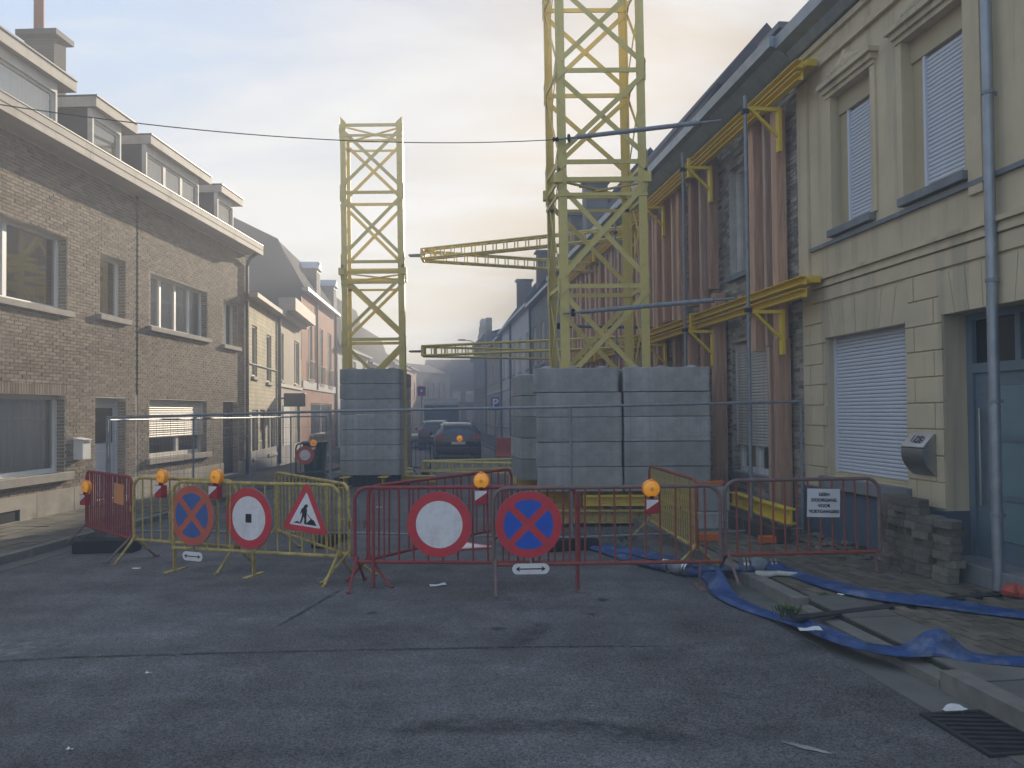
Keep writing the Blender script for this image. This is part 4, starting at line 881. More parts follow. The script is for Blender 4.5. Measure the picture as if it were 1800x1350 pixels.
# ------------------------------------------------------------------ concrete ballast blocks (each one can be lifted away)
def block_col(x0, x1, y0, y1, z0, rows, h, rot, label, group, studs=True, skew=0.0):
    cx_, cy_ = (x0 + x1) / 2, (y0 + y1) / 2; lx, ly = (x1 - x0), (y1 - y0)
    for r in range(rows):
        b = MB(); c = .025; a, d = lx / 2 - .004, ly / 2 - .004
        pr_ = [(-a, -d + c), (-a + c, -d), (a - c, -d), (a, -d + c), (a, d - c), (a - c, d), (-a + c, d), (-a, d - c)]
        b.prism(pr_, lambda u, v, w_: (u, v, w_), .006 + .0, h - .004)
        o = b.build('ballast_block', M['block'], None, bev=.012)
        if studs and r == rows - 1:
            k = max(2, int(lx / .4))
            for q in range(k):
                x = -lx / 2 + lx * (q + .5) / k
                MB().lathe([(.105, h - .006), (.10, h + .03), (.07, h + .045)], lambda u, v, w_, x=x: (x + u, v, w_), 16).build('stud', M['block'], o, smooth=True)
        o.location = (cx_ + random.uniform(-.008, .008) + skew * (r == rows - 1), cy_ + random.uniform(-.008, .008), z0 + r * h); o.rotation_euler = (0, 0, rot + random.uniform(-.007, .007))
        pos = ('bottom', 'second', 'third', 'fourth', 'fifth', 'sixth', 'seventh')[r] if r < rows - 1 else 'top'
        tag(o, '%s grey concrete block %s' % (pos + (' lowest' if pos not in ('top', 'bottom') else ''), label), 'concrete block', group)
RR = -.118
def bx(px, Y): return atY(px, 722, Y).x
Y0 = 12.7
block_col(bx(944, Y0), bx(1095.5, Y0), Y0, Y0 + .8, .53, 5, .41, -.03, 'of the column on the street side of the tall tower', 'ballast blocks', skew=-.05)
block_col(bx(1097, Y0), bx(1250, Y0), Y0 - .04, Y0 + .76, .53, 5, .41, -.03, 'of the column beside the timber props', 'ballast blocks')
block_col(bx(905, 15.2), bx(905, 15.2) + .42, 14.9, 16.5, .53, 5, .41, -RR, 'of the narrow column behind the tall tower', 'ballast blocks')
block_col(.85, 2.4, 15.4, 16.2, .53, 5, .41, -.03, 'of the rear column behind the tall tower', 'ballast blocks')
block_col(bx(597, 19.3), bx(703, 19.3), 19.3, 20.1, .3, 7, .383, .0, 'of the stack under the shorter tower', 'ballast blocks')
block_col(-4.5, -2.95, 21.75, 22.55, .3, 7, .383, .0, 'of the rear stack behind the shorter tower', 'ballast blocks')

# steel base frames
def ibeam(name_label, p, q, h=.22, wd=.2, m='yellow_waler', grp='yellow base beams', nm='base_beam'):
    p = Vector(p); q = Vector(q); d = (q - p); c = (p + q) / 2; ln = d.length; d.normalize()
    rot = math.atan2(d.y, d.x)
    b = MB().box(-ln / 2, ln / 2, -wd / 2, wd / 2, h / 2 - .018, h / 2).box(-ln / 2, ln / 2, -wd / 2, wd / 2, -h / 2, -h / 2 + .018).box(-ln / 2, ln / 2, -.009, .009, -h / 2 + .018, h / 2 - .018)
    o = b.build(nm, M[m], None); o.location = c; o.rotation_euler = (0, 0, rot); return tag(o, name_label, 'steel beam', grp)
ibeam('upper yellow steel beam under the wide block wall, short and worn', (1.15, 12.62, .40), (3.0, 12.55, .40), .16)
ibeam('long lower yellow steel beam on the ground before the wide block wall', (.55, 12.5, .16), (3.2, 12.42, .16), .2, m='yellow_bar')
ibeam('yellow steel beam under the rear of the wide block wall', (.3, 13.4, .39), (3.3, 13.35, .39), .24)
ibeam('yellow steel beam carrying the rear ballast blocks', (.1, 15.9, .39), (2.6, 15.9, .39), .24)
ibeam('ground yellow steel beam below the tall tower', (.3, 14.5, .15), (2.9, 14.4, .15), .24)
e0 = ground(1285, 882, .62); e1 = ground(1395, 916, .42)
p_ = R.P(R.tt(1388, .75), .75, .45); q_ = R.P(R.tt(1388, .75) + 2.2, .62, .62)
ibeam('bright yellow steel beam leaning beside the timber props on the pavement', (p_.x, p_.y, .42), (q_.x, q_.y, .52), .2, .14)
MB().box(-.5, .5, -.12, .12, 0, .20)
o = MB().box(-.9, .9, -.1, .1, 0, .19).build('base_beam', M['door_brown'], None, bev=.004); o.location = (p_.x - .25, p_.y + .9, .121); o.rotation_euler = (0, 0, 1.75); tag(o, 'low dark timber sleeper under the leaning yellow beam', 'timber')
for a, lab in ((-4.15, 'left'), (-3.2, 'right')):
    ibeam('yellow steel footing beam under the shorter tower, %s one seen from the road' % lab, (a, 18.9, .16), (a, 22.3, .16), .26, .22)
o = MB().box(-.8, .8, -.3, .3, 0, .26).build('sleeper', M['rubber'], None, bev=.01); o.location = (-3.7, 19.7, 0.001); tag(o, 'dark sleeper block under the narrow concrete stack', 'sleeper')
ibeam('yellow cross beam on the road between the tower feet', (-2.95, 20.0, .15), (-2.0, 20.1, .15), .16)
o = MB().box(-.12, .12, -.16, .16, 0, .3).build('foot_jack', M['yellow_steel'], None, bev=.01); o.location = (-2.82, 20.3, .0005); tag(o, 'yellow steel foot under the free leg of the shorter tower', 'foot block')

# ------------------------------------------------------------------ V-shaped raker trusses from the shorter tower to the facade
def truss(parent, A, B, w_, h, nseg, r=.028, zig=True):
    A = Vector(A); B = Vector(B); d = (B - A).normalized(); s_ = Vector((-d.y, d.x, 0)).normalized() * (w_ / 2); u = Vector((0, 0, h / 2))
    for a in (s_, -s_):
        for c in (u, -u): MB().tube([A + a + c, B + a + c], r, 6).build('chord', M['yellow_steel'], parent)
    for k in range(nseg + 1):
        p = A.lerp(B, k / nseg)
        for a in (s_, -s_): MB().bar(p + a - u, p + a + u, .03, .03).build('post', M['yellow_steel'], parent)
        if k < nseg:
            q = A.lerp(B, (k + 1) / nseg)
            if zig: MB().bar(p - s_ - u, q + s_ - u, .025, .02).build('lacing', M['yellow_steel'], parent)
            if zig: MB().bar(p + s_ + u, q - s_ + u, .025, .02).build('lacing', M['yellow_steel'], parent)
tip = Vector((-2.6, 21.2, 0))
for lev_, z, nm in ((0, .4, 'at ground level'), (1, 3.56, 'at the lower storey'), (2, 6.22, 'high against the sky')):
    for arm, (ex, ey) in (('nearer', (3.0, 18.9)), ('farther', (2.75, 23.6))):
        if z < 1 and arm == 'nearer': ex, ey = .1, 20.0
        if z < 1 and arm == 'farther': ex, ey = .2, 21.9
        ez = z + (.05 if lev_ == 2 else 0)
        t_ = thing('raker_truss', 'yellow lattice strut %s, %s arm of the V' % (nm, arm), 'truss', (tip.x, tip.y, 0), 0, 'yellow lattice struts')
        A = Vector((.18, -.12 if arm == 'nearer' else .14, z)); B = Vector((ex - tip.x, ey - tip.y, ez))
        truss(t_, A, B, .22, .26, int((B - A).length / .3))
        if lev_: MB().tube([(-.22, -.05 if arm == 'nearer' else .12, z), (.19, A.y, z)], .025, 8).build('screw_jack', M['galv'], t_, smooth=True)
        MB().box(.14, .2, A.y - .13, A.y + .13, z - .15, z + .15).build('end_plate', M['yellow_steel'], t_)
        if z < 1: MB().box(.1, .3, -.12, .12, .001, z - .16).box(B.x - .2, B.x, B.y - .1, B.y + .1, .001, z - .12).build('foot', M['yellow_steel'], t_)

# grey push-pull tubes from the tall tower to the walers
def prop_tube(label, A, B, r=.04):
    A = Vector(A); B = Vector(B); t_ = thing('push_pull_prop', label, 'steel prop', A, 0, 'grey steel props'); Bq = B - A; d = Bq.normalized()
    MB().tube([d * .35, Bq - d * .35], r, 12).build('tube', M['galv'], t_, smooth=True)
    MB().tube([(0, 0, 0), d * .36], r * .5, 8).build('screw_end', M['galv'], t_, smooth=True); MB().tube([Bq - d * .36, Bq], r * .5, 8).build('screw_end', M['galv'], t_, smooth=True)
    MB().tube([d * .18, d * .21], r * 1.8, 10).build('collar', M['cast_iron'], t_, smooth=True)
wlo = R.P(R.tt(1296, .45), .45, R.at(1296, 523, .45)[1]); wup = R.P(R.tt(1275, .45), .45, R.at(1275, 204, .45)[1])
prop_tube('grey steel prop tube from the tall tower to the lower waler', atY(990, 551, 13.85), wlo)
prop_tube('grey steel prop tube high on the tall tower, holding the street cable', atY(982, 245, 13.85), wup)
wl2 = R.P(R.tt(1150, .45), .45, R.at(1150, 575, .45)[1])
prop_tube('thin grey steel prop tube behind the tall tower at the lower waler', atY(968, 573, 15.1), wl2, .035)
# street cable with insulator
A = L.P(-3.2, .05, 6.0); B = atY(983, 245, 13.8); pts = []
for k in range(41):
    f = k / 40; p = A.lerp(B, f); p.z -= .62 * 4 * f * (1 - f) * .55; pts.append(p)
cb = thing('street_cable', 'thin black cable sagging across the street to the tall tower', 'cable', A)
MB().tube([p - A for p in pts], .008, 5).build('wire', M['wire'], cb)
MB().lathe([(.02, 0), (.05, .02), (.02, .05), (.05, .08), (.02, .11)], lambda u, v, w_: (B.x - A.x - .02 + w_ * 1.0 - .1, B.y - A.y + u, B.z - A.z + v), 10).build('insulator', M['rubber'], cb, smooth=True)

# ------------------------------------------------------------------ crowd barriers
def barrier(label, A, B, m, H=1.06, rail=.27, nbars=None, z=0.0, legs=((0, 'A'), (1, 'A')), lm=None, topm=None, grp='steel barriers round the site', spacing=.125):
    A = Vector((A[0], A[1], z)); B = Vector((B[0], B[1], z)); ln = (B - A).length; rot = math.atan2(B.y - A.y, B.x - A.x)
    o = thing('crowd_barrier', label, 'barrier', A, rot, grp); r = .02; k = .14; o.rotation_euler = (random.uniform(-.012, .012), 0, rot)
    arc = lambda cx_, cz_, a0, a1: [(cx_ + k * math.cos(a0 + (a1 - a0) * i / 6), 0, cz_ + k * math.sin(a0 + (a1 - a0) * i / 6)) for i in range(7)]
    MB().tube([(0, 0, rail)] + [(0, 0, .6)] + arc(k, H - k, PI, PI / 2) + arc(ln - k, H - k, PI / 2, 0) + [(ln, 0, .6), (ln, 0, rail)], r, 8).build('frame', M[topm or m], o, smooth=True)
    MB().tube([(-.0, 0, rail), (ln / 2, 0, rail), (ln, 0, rail)], r, 8).build('bottom_rail', M[m], o, smooth=True)
    n = nbars or int(ln / spacing); bm_ = MB().tube([(0, 0, 0), (0, 0, .4), (0, 0, H - rail)], .0105, 6).mesh('bar', M[m])
    for i in range(1, n): inst(bm_, 'bar', o, (ln * i / n, 0, rail), (random.uniform(-.008, .008), random.uniform(-.01, .01), 0))
    for pos, kind in legs:
        x = .02 + pos * (ln - .04)
        if kind == 'A':
            for s_ in (-1, 1): MB().tube([(x, 0, rail + .05), (x, s_ * .07, rail - .03), (x, s_ * .3, .02), (x, s_ * .34, .016)], .0165, 8).build('leg', M[lm or m], o, smooth=True)
        elif kind == 'I': MB().bar((x, 0, rail + .0), (x, 0, .002), .055, .012, (1, 0, 0)).box(x - .03, x + .03, -.17, .17, 0.001, .012).build('leg', M[lm or m], o)
        else: MB().tube([(x, -.02, H - .05), (x, -.02, .3), (x - .0, -.03, .012)], .018, 8).build('leg', M[lm or m], o, smooth=True)
    for x in (0, ln): MB().tube([(x, 0, .68), (x + (.06 if x else -.06), .0, .69), (x + (.06 if x else -.06), 0, .62)], .008, 6).build('hook', M[lm or m], o, smooth=True)
    return o
def g2(px, py, z=0): v = ground(px, py, z); return (v.x, v.y)
P1r = g2(233, 985); P1l = g2(152, 957)
barrier('dark red barrier of closely set bars with an orange notice', P1l, P1r, 'red_bar', spacing=.085, lm='worn_pole')
P3l = g2(305, 1003); P3r = g2(598, 1021)
barrier('worn yellow barrier hooked between the dark red one and the signs', (P1r[0] + .03, P1r[1] - .02), (P3l[0] + .75, P3l[1] + .02), 'yellow_bar', spacing=.14, lm='yellow_bar')
b3 = barrier('yellow barrier carrying two round signs and the roadworks triangle', P3l, P3r, 'yellow_bar', spacing=.15, legs=((0, 'I'), (.5, 'I'), (1, 'A')))
P4l = g2(624, 1032); P4r = g2(1018, 1035)
barrier('red barrier carrying the plain round white sign with red rim', P4l, P4r, 'red_bar', spacing=.15, legs=((0, 'A'), (.08, 'P'), (1, 'P')))
P5l = g2(868, 1039); P5r = g2(1268, 1032)
barrier('red barrier with grey top rail carrying the blue no-stopping sign', P5l, P5r, 'rust_red', spacing=.155, legs=((0, 'A'), (.375, 'I'), (.91, 'I')), topm='worn_pole', lm='worn_pole')
P6r = (P3r[0] + .1, P3r[1] + .04); P6l = (P6r[0] - 1.42, P6r[1] + 1.95)
barrier('yellow barrier folded back behind the roadworks triangle', P6l, P6r, 'yellow_bar', spacing=.13)
P7l = (P4l[0] + .12, P4l[1] + .1); P7r = (P7l[0] + 1.55, P7l[1] + 2.45)
barrier('red barrier slanting back behind the plain round sign', P7l, P7r, 'red_bar', spacing=.17)
P8n = (g2(1236, 1015)[0], g2(1236, 1015)[1] + .25)
barrier('barrier with rusty yellow bars and red top, running back to the block wall', (P8n[0] - .12, P8n[1] + 2.35), P8n, 'yellow_bar', spacing=.105, topm='rust_red')
P9l = (P5r[0] + .06, P5r[1] + .03); v9 = ground(1548, 1004, .12); P9r = (v9.x, v9.y)
b9 = barrier('rusty red barrier reaching the yellow house, with a paper notice', P9l, P9r, 'rust_red', z=.08, rail=.25, H=1.03, spacing=.125, topm='worn_pole', legs=((0, 'A'), (.985, 'I')), lm='worn_pole')

# ------------------------------------------------------------------ road signs hung on the barriers
def sign_root(name, label, c, nrm, cat='road sign', grp=None):
    c = Vector(c); rot = math.atan2(nrm[0], -nrm[1])          # local -Y faces along nrm
    return thing(name, label, cat, c, rot, grp)
SF = lambda dep: (lambda u, v, w_: (u, -dep - w_, v))           # sign plane: u right, v up, w towards the viewer
def disc_sign(label, c, nrm, d, style, name='no_entry_sign'):
    s_ = sign_root(name, label, c, nrm); r = d / 2; f = SF(0)
    MB().lathe([(r, 0), (r, .012), (r - .004, .014), (.01, .014)], lambda u, v, w_: f(u, v, w_ - .016), 56).build('plate', M['grey_back'], s_, smooth=True)
    red = 'sign_faded' if style == 'faded' else 'sign_red'; blu = 'sign_blue_f' if style == 'faded' else 'sign_blue'
    if style in ('blue', 'faded'):
        MB().lathe([(r - .001, .0), (r - .001, .0012), (.01, .0012)], f, 56).build('red_face', M[red], s_)
        ri = r * .745; hw = r * .105
        for q in range(4):                                       # four blue fields left between the bars of the cross
            a = PI / 2 * q; pts = []
            n0 = hw * math.sqrt(2)
            th = math.asin(hw / ri)
            for k in range(13):
                an = -PI / 4 + th + (PI / 2 - 2 * th) * k / 12; pts.append((ri * math.cos(an), ri * math.sin(an)))
            poly = [(n0 + .006, -.004), *[(x * (1 - (.02 if k in (0, 12) else 0)), y * (1 - (.03 if k in (0, 12) else 0))) for k, (x, y) in enumerate(pts)], (n0 + .006, .004)]
            poly = [(x * math.cos(a) - y * math.sin(a), x * math.sin(a) + y * math.cos(a)) for x, y in poly]
            MB().prism(poly, f, .0014, .003).build('blue_field', M[blu], s_)
    else:
        MB().ring(r - .001, r * .72, f, .0, .0014).build('red_rim', M[red], s_)
        MB().lathe([(r * .725, .0), (r * .725, .001), (.01, .001)], f, 56).build('white_face', M['sign_white'], s_)
        if style == 'sticker': MB().prism([(-.045, -.05), (.045, -.05), (.045, .05), (-.045, .05)], f, .0012, .003).build('sticker', M['black'], s_)
    for z in (-.12, .12): MB().box(-.05, .05, .003, .03, z - .02, z + .02).build('bracket', M['galv'], s_)
    return s_
def norm_of(A, B): d = Vector((B[0] - A[0], B[1] - A[1], 0)).normalized(); return Vector((d.y, -d.x, 0))
def on(A, B, px, py, off):                                        # point on the vertical plane of a barrier seen at a pixel
    A = Vector((A[0], A[1], 0)); n_ = norm_of(A, B); A = A + n_ * off; d = ray(px, py); k = (A.x * n_.x + A.y * n_.y) / (d.x * n_.x + d.y * n_.y)
    return Vector((d.x * k, d.y * k, CAMZ + d.z * k))
def turn(n_, deg): return Matrix.Rotation(math.radians(deg), 3, 'Z') @ n_
n3 = norm_of(P3l, P3r); n4 = norm_of(P4l, P4r); n5 = norm_of(P5l, P5r); n9 = norm_of(P9l, P9r)
disc_sign('faded orange-red no-stopping sign with blue fields on the yellow barrier', on(P3l, P3r, 337, 906, .05), turn(n3, -8), .70, 'faded', 'no_stopping_sign')
disc_sign('round white sign with red rim and small dark sticker on the yellow barrier', on(P3l, P3r, 437, 911, .05), turn(n3, -9), .70, 'sticker')
disc_sign('plain round white sign with red rim on the red barrier', on(P4l, P4r, 772, 922, .06), n4, .69, 'plain')
disc_sign('round blue and red no-stopping sign on the red barrier', on(P5l, P5r, 929, 922, .06), n5, .69, 'blue', 'no_stopping_sign')
# roadworks triangle
tc_ = on(P3l, P3r, 537, 905, .05); tr = sign_root('roadworks_sign', 'red triangular roadworks sign with digging worker on the yellow barrier', tc_, turn(n3, -8)); f = SF(0)
def tri(r, cr, n=6, dy=0):
    out_ = []
    for k in range(3):
        a = PI / 2 + k * 2 * PI / 3; cx_, cy_ = (r - 2 * cr) * math.cos(a), (r - 2 * cr) * math.sin(a)
        for i in range(n + 1): t = a - PI / 3 + 2 * PI / 3 * i / n; out_.append((cx_ + cr * math.cos(t), cy_ + cr * math.sin(t) + dy))
    return out_
rt = lambda poly: [(x * .9976 + y * .07, y * .9976 - x * .07) for x, y in poly]      # it hangs a little askew
MB().prism(rt(tri(.39, .04)), f, -.012, -.0005).build('plate', M['grey_back'], tr)
MB().prism(rt(tri(.388, .04)), f, 0, .0012).build('red_face', M['sign_red'], tr)
MB().prism(rt(tri(.255, .008)), f, .0014, .0028).build('white_face', M['sign_white'], tr)
heap = [(-.165, -.105), (-.12, -.085), (-.105, -.08), (-.09, -.088), (-.06, -.105)]; heap2 = [(.0, -.105), (.055, -.062), (.085, -.03), (.105, -.045), (.125, -.05), (.165, -.105)]
body = [(-.02, .105), (.002, .118), (.022, .118), (.03, .102), (.022, .086), (.012, .082), (.022, .05), (.018, .0), (.018, -.04), (.02, -.1), (-.012, -.1), (-.01, -.05), (-.022, -.02), (-.035, -.06), (-.052, -.1), (-.075, -.1), (-.055, -.05), (-.045, .0), (-.05, .03), (-.066, .0), (-.076, .006), (-.056, .06), (-.03, .082)]
for nm, p in (('worker_symbol', body), ('heap_symbol', heap), ('heap_symbol', heap2)):
    MB().prism(rt(p), f, .003, .0044).build(nm, M['black'], tr)
MB().prism(rt([(.02, .01), (.028, .014), (.085, -.035), (.079, -.042)]), f, .003, .0042).build('shovel_symbol', M['black'], tr)
# double-arrow plates
def arrow_plate(label, c, nrm, w_, h):
    s_ = sign_root('arrow_plate', label, c, nrm); f = SF(0); pts = []
    for cx_, a0 in ((w_ / 2 - h / 2, -PI / 2), (-w_ / 2 + h / 2, PI / 2)):
        for i in range(9): t = a0 + PI * i / 8; pts.append((cx_ + h / 2 * math.cos(t), h / 2 * math.sin(t)))
    MB().prism(pts, f, -.004, 0).build('plate', M['sign_white'], s_)
    x = w_ * .40; y = h * .26; z = h * .055
    MB().prism([(-x, 0), (-x + y * 1.5, y), (-x + y * 1.2, z), (x - y * 1.2, z), (x - y * 1.5, y), (x, 0), (x - y * 1.5, -y), (x - y * 1.2, -z), (-x + y * 1.2, -z), (-x + y * 1.5, -y)], f, .001, .0025).build('arrow', M['black'], s_)
    MB().box(-.01, .01, .0045, .02, 0, .2).build('hanger', M['galv'], s_)
arrow_plate('small white double-arrow plate under the faded no-stopping sign', on(P3l, P3r, 338, 978, .05), turn(n3, -8), .32, .105)
arrow_plate('small white double-arrow plate under the blue no-stopping sign', on(P5l, P5r, 933, 1000, .06), n5, .385, .11)
# paper notices
def notice(name, label, c, nrm, w_, h, m, lines, cat='notice', tilt=0.0, size=.04):
    s_ = sign_root(name, label, c, nrm, cat); f = SF(0); K = 6; b = MB()
    ct, st = math.cos(tilt), math.sin(tilt)
    for i in range(K):
        for j in range(K):
            q = [(-w_ / 2 + w_ * a / K, -h / 2 + h * e / K) for a, e in ((i, j), (i + 1, j), (i + 1, j + 1), (i, j + 1))]
            b.face(*[f(u * ct - v * st, u * st + v * ct, .006 * math.sin(u * 17 + 1) * (1 if abs(v) > h * .2 else .5)) for u, v in q])
    b.build('sheet', M[m], s_, smooth=True)
    for i, tx in enumerate(lines):
        y = h * .30 - i * h * .2; X = Vector((ct, 0, st)); Yv = Vector((-st, 0, ct)); Zv = Vector((0, -1, 0)); o_ = Vector((0, -.0085, 0)) + Yv * y
        textmesh(tx, size, 'lettering', M['black'], s_, Matrix(((X.x, Yv.x, Zv.x, o_.x), (X.y, Yv.y, Zv.y, o_.y), (X.z, Yv.z, Zv.z, o_.z), (0, 0, 0, 1))), bold=.0012, depth=.0008)
    return s_
notice('paper_notice', 'white paper notice forbidding pedestrians on the rusty red barrier', on(P9l, P9r, 1448, 884, .03), n9, .36, .30, 'paper', ['GEEN', 'DOORGANG', 'VOOR', 'VOETGANGERS'], tilt=-.03, size=.047)
n1 = norm_of(P1l, P1r)
notice('orange_notice', 'faded orange notice on the dark red barrier', on(P1l, P1r, 208, 868, .03), n1, .36, .27, 'orange_card', [], tilt=-.02)

# ------------------------------------------------------------------ amber warning lamps
def lamp(label, c, nrm, d=.18, base=True, tilt=0.0):
    s_ = sign_root('warning_lamp', label, c, nrm, 'warning lamp', 'amber warning lamps'); f = SF(0); r = d / 2
    MB().lathe([(r * .85, -.05), (r, -.045), (r, .0), (r * .93, .012), (r * .9, .006)], f, 32).build('lens_ring', M['amber'], s_, smooth=True)
    MB().lathe([(r * .9, .006), (r * .8, .016), (r * .5, .024), (r * .2, .027), (.004, .0275)], f, 32).build('lens', M['amber_d'], s_, smooth=True)
    MB().lathe([(r * .22, .028), (r * .18, .036), (.003, .038)], f, 16).build('lens_boss', M['amber'], s_, smooth=True)
    MB().lathe([(r * .22, 0), (r * .2, r * .14), (.006, r * .17)], lambda u, v, w_: (u, v + .0, r + w_ - .004), 12).build('cap', M['amber'], s_, smooth=True)
    if base:
        w_, h = .066, .15; z0 = -r - .012
        MB().box(-w_, w_, -.045, .04, z0 - h, z0).build('battery_case', M['lamp_red'], s_, bev=.008)
        MB().prism([(-w_ * .95, z0 - h * .72), (-w_ * .95, z0 - .006), (w_ * .95, z0 - .006), (w_ * .95, z0 - h * .16)], f, .0455, .0475).build('white_reflector', M['sign_white'], s_)
        MB().box(-.02, .02, -.02, .02, z0, z0 + .03).build('stem', M['rubber'], s_)
        MB().box(-.03, .03, .0405, .06, z0 - h + .02, z0 - .03).build('bracket', M['galv'], s_)
    return s_
n2 = norm_of(P1r, (P3l[0] + .75, P3l[1]))
lamp('amber warning lamp seen edge-on at the end of the dark red barrier', on(P1l, P1r, 150, 856, .09), turn(n1, 14))
lamp('amber warning lamp on the worn yellow barrier beside the faded sign', on(P3l, P3r, 283, 838, -.10), turn(n3, -14), .175)
lamp('amber warning lamp on the yellow barrier between the two round signs', on(P3l, P3r, 379, 838, .07), turn(n3, -10), .18)
lamp('amber warning lamp above the plain round white sign', on(P4l, P4r, 846, 845, .07), n4, .17)
lamp('amber warning lamp on the red barrier before the yellow-barred barrier', on(P5l, P5r, 1145, 859, .07), n5, .185)

# ------------------------------------------------------------------ mesh site fences
def fence(label, A, B, z0, z1, m='galv', dens=.11, grp='mesh site fences'):
    A = Vector(A + (0,)) if len(A) == 2 else Vector(A); B = Vector(B + (0,)) if len(B) == 2 else Vector(B)
    ln = (B - A).length; o = thing('mesh_fence', label, 'fence', A, math.atan2(B.y - A.y, B.x - A.x), grp); r = .019
    za, zb = z0, z1
    MB().tube([(0, 0, .02), (0, 0, za)], r, 8).build('post', M[m], o, smooth=True); MB().tube([(ln, 0, .02), (ln, 0, zb)], r, 8).build('post', M[m], o, smooth=True)
    MB().tube([(0, 0, za - .01), (ln, 0, zb - .01)], r, 8).build('top_rail', M[m], o, smooth=True); MB().tube([(0, 0, .16), (ln, 0, .16)], r * .85, 8).build('bottom_rail', M[m], o, smooth=True)
    b = MB(); n = int(ln / dens)
    for i in range(1, n): x = ln * i / n; b.tube([(x, 0, .16), (x, 0, za + (zb - za) * i / n - .01)], .0017, 3, cap=False)
    for k in range(1, 8): z = .16 + (za - .17) * k / 8; b.tube([(0, 0, z), (ln, 0, z + (zb - za) * k / 8)], .002, 3, cap=False)
    b.build('wire_mesh', M[m], o, kind='stuff')
    return o
def foot(label, x, y, rot=0.0, l=.72, w_=.24, h=.15):
    b = MB().prism([(-l / 2, 0), (l / 2, 0), (l / 2, h * .75), (l / 2 - .06, h), (-l / 2 + .06, h), (-l / 2, h * .75)], lambda u, v, q: (u, q, v), -w_ / 2, w_ / 2)
    o = b.build('fence_foot', M['rubber'], None, bev=.01); o.location = (x, y, .001); o.rotation_euler = (0, 0, rot); return tag(o, label, 'fence foot', 'black fence feet')
FA, FB, FC, FD = (-6.0, 11.4), (-2.6, 11.0), (.79, 10.4), (4.12, 10.98)
fence('grey mesh fence panel across the road behind the yellow barriers', FA, FB, 1.84, 1.9)
fence('grey mesh fence panel across the road before the concrete block stacks', FB, FC, 1.9, 1.93)
fence('grey mesh fence panel reaching the yellow house, before the timber props', FC, FD, 1.93, 1.98)
ys = [(-6.02, 11.5), (-6.05, 14.6), (-6.1, 17.9), (-6.1, 21.2), (-5.95, 24.6)]
for i, nm in enumerate(('first', 'second', 'third', 'fourth')):
    fence('grey mesh fence panel along the left pavement, %s from the red barrier' % nm, ys[i], ys[i + 1], 1.8, 1.79)
foot('black rubber fence foot beside the dark red barrier', -5.55, 10.55, .05, .8, .3, .17)
foot('black rubber fence foot behind the roadworks triangle', -2.62, 11.0, 1.4); foot('black rubber fence foot in front of the wide block wall', .79, 10.4, .3)
foot('black rubber fence foot on the left pavement kerb', -6.05, 14.6, 1.5)

# ------------------------------------------------------------------ blue layflat hoses
def hose(label, pxs, width, zf, twist, couplings, m='hose'):
    P = [ground(px, py, z) for px, py, z in pxs]; fine = []
    for i in range(len(P) - 1):                                   # Catmull-Rom
        p0, p1, p2, p3 = P[max(i - 1, 0)], P[i], P[i + 1], P[min(i + 2, len(P) - 1)]
        for k in range(12):
            t = k / 12; fine.append(.5 * ((2 * p1) + (p2 - p0) * t + (2 * p0 - 5 * p1 + 4 * p2 - p3) * t * t + (3 * p1 - p0 - 3 * p2 + p3) * t ** 3))
    fine.append(P[-1]); o = thing('flat_hose', label, 'hose', fine[0], 0, 'blue layflat hoses'); b = MB(); rings = []; N_ = len(fine)
    for i, p in enumerate(fine):
        d = (fine[min(i + 1, N_ - 1)] - fine[max(i - 1, 0)]); d.z = 0; d.normalize(); s_ = Vector((-d.y, d.x, 0)); u = Vector((0, 0, 1)); f = i / (N_ - 1)
        tw_ = sum(a * math.exp(-((f - c) / w_) ** 2) for c, w_, a in twist); rd = max(0.0, sum(math.exp(-((f - c) / .05) ** 2) for c in couplings))
        wd = width / 2 * (1 - .45 * min(1, rd)); th = .016 + .05 * min(1, rd) + .004 * math.sin(i * .3)
        a = s_ * math.cos(tw_) + u * math.sin(tw_); c_ = u * math.cos(tw_) - s_ * math.sin(tw_); ring = []
        lift = abs(math.sin(tw_)) * wd + th + .004
        for k in range(12):
            q = 2 * PI * k / 12; rp = 1 + .03 * math.sin(i * .3 + k)
            ring.append(b.pt(p - fine[0] + u * lift + a * (wd * math.copysign(abs(math.cos(q)) ** .75, math.cos(q)) * rp) + c_ * (th * math.sin(q) * (1 + .2 * math.sin(i * .25 + k * 2)) + .012 * (1 - min(1, rd)) * math.cos(3 * q + i * .18) * (math.sin(q) > .1))))
        rings.append(ring)
    for A, B in zip(rings, rings[1:]):
        for k in range(12): b.f.append([A[k], A[(k + 1) % 12], B[(k + 1) % 12], B[k]])
    b.f.append(rings[0][::-1]); b.f.append(rings[-1]); b.build('hose_body', M[m], o, smooth=True)
    for c in couplings:
        i = int(c * (N_ - 1)); p = fine[i] - fine[0]; d = (fine[min(i + 2, N_ - 1)] - fine[max(i - 2, 0)]).normalized(); up_ = Vector((0, 0, .075))
        MB().tube([p + up_ - d * .09, p + up_ - d * .03, p + up_ + d * .03, p + up_ + d * .09], [.06, .082, .082, .06], 16).build('coupling', M['galv'], o, smooth=True)
        for s_ in (-.17, -.13, .13, .17): MB().tube([p + up_ + d * (s_ - .012), p + up_ + d * (s_ + .012)], .078, 16).build('hose_clamp', M['chrome'], o, smooth=True)
    return o, fine
Z = .118
hose('blue flat hose snaking over the kerb and gutter with a raised fold', [(1035, 962, 0), (1080, 976, 0), (1140, 996, 0), (1205, 1012, 0), (1246, 1014, .0), (1262, 1040, 0), (1300, 1064, .0), (1370, 1089, 0), (1430, 1108, .06), (1500, 1136, .08), (1570, 1149, .1), (1640, 1152, .1), (1720, 1162, .1), (1830, 1172, .1)], .22, 0, [(.36, .03, .9), (.86, .035, .75)], [.215])
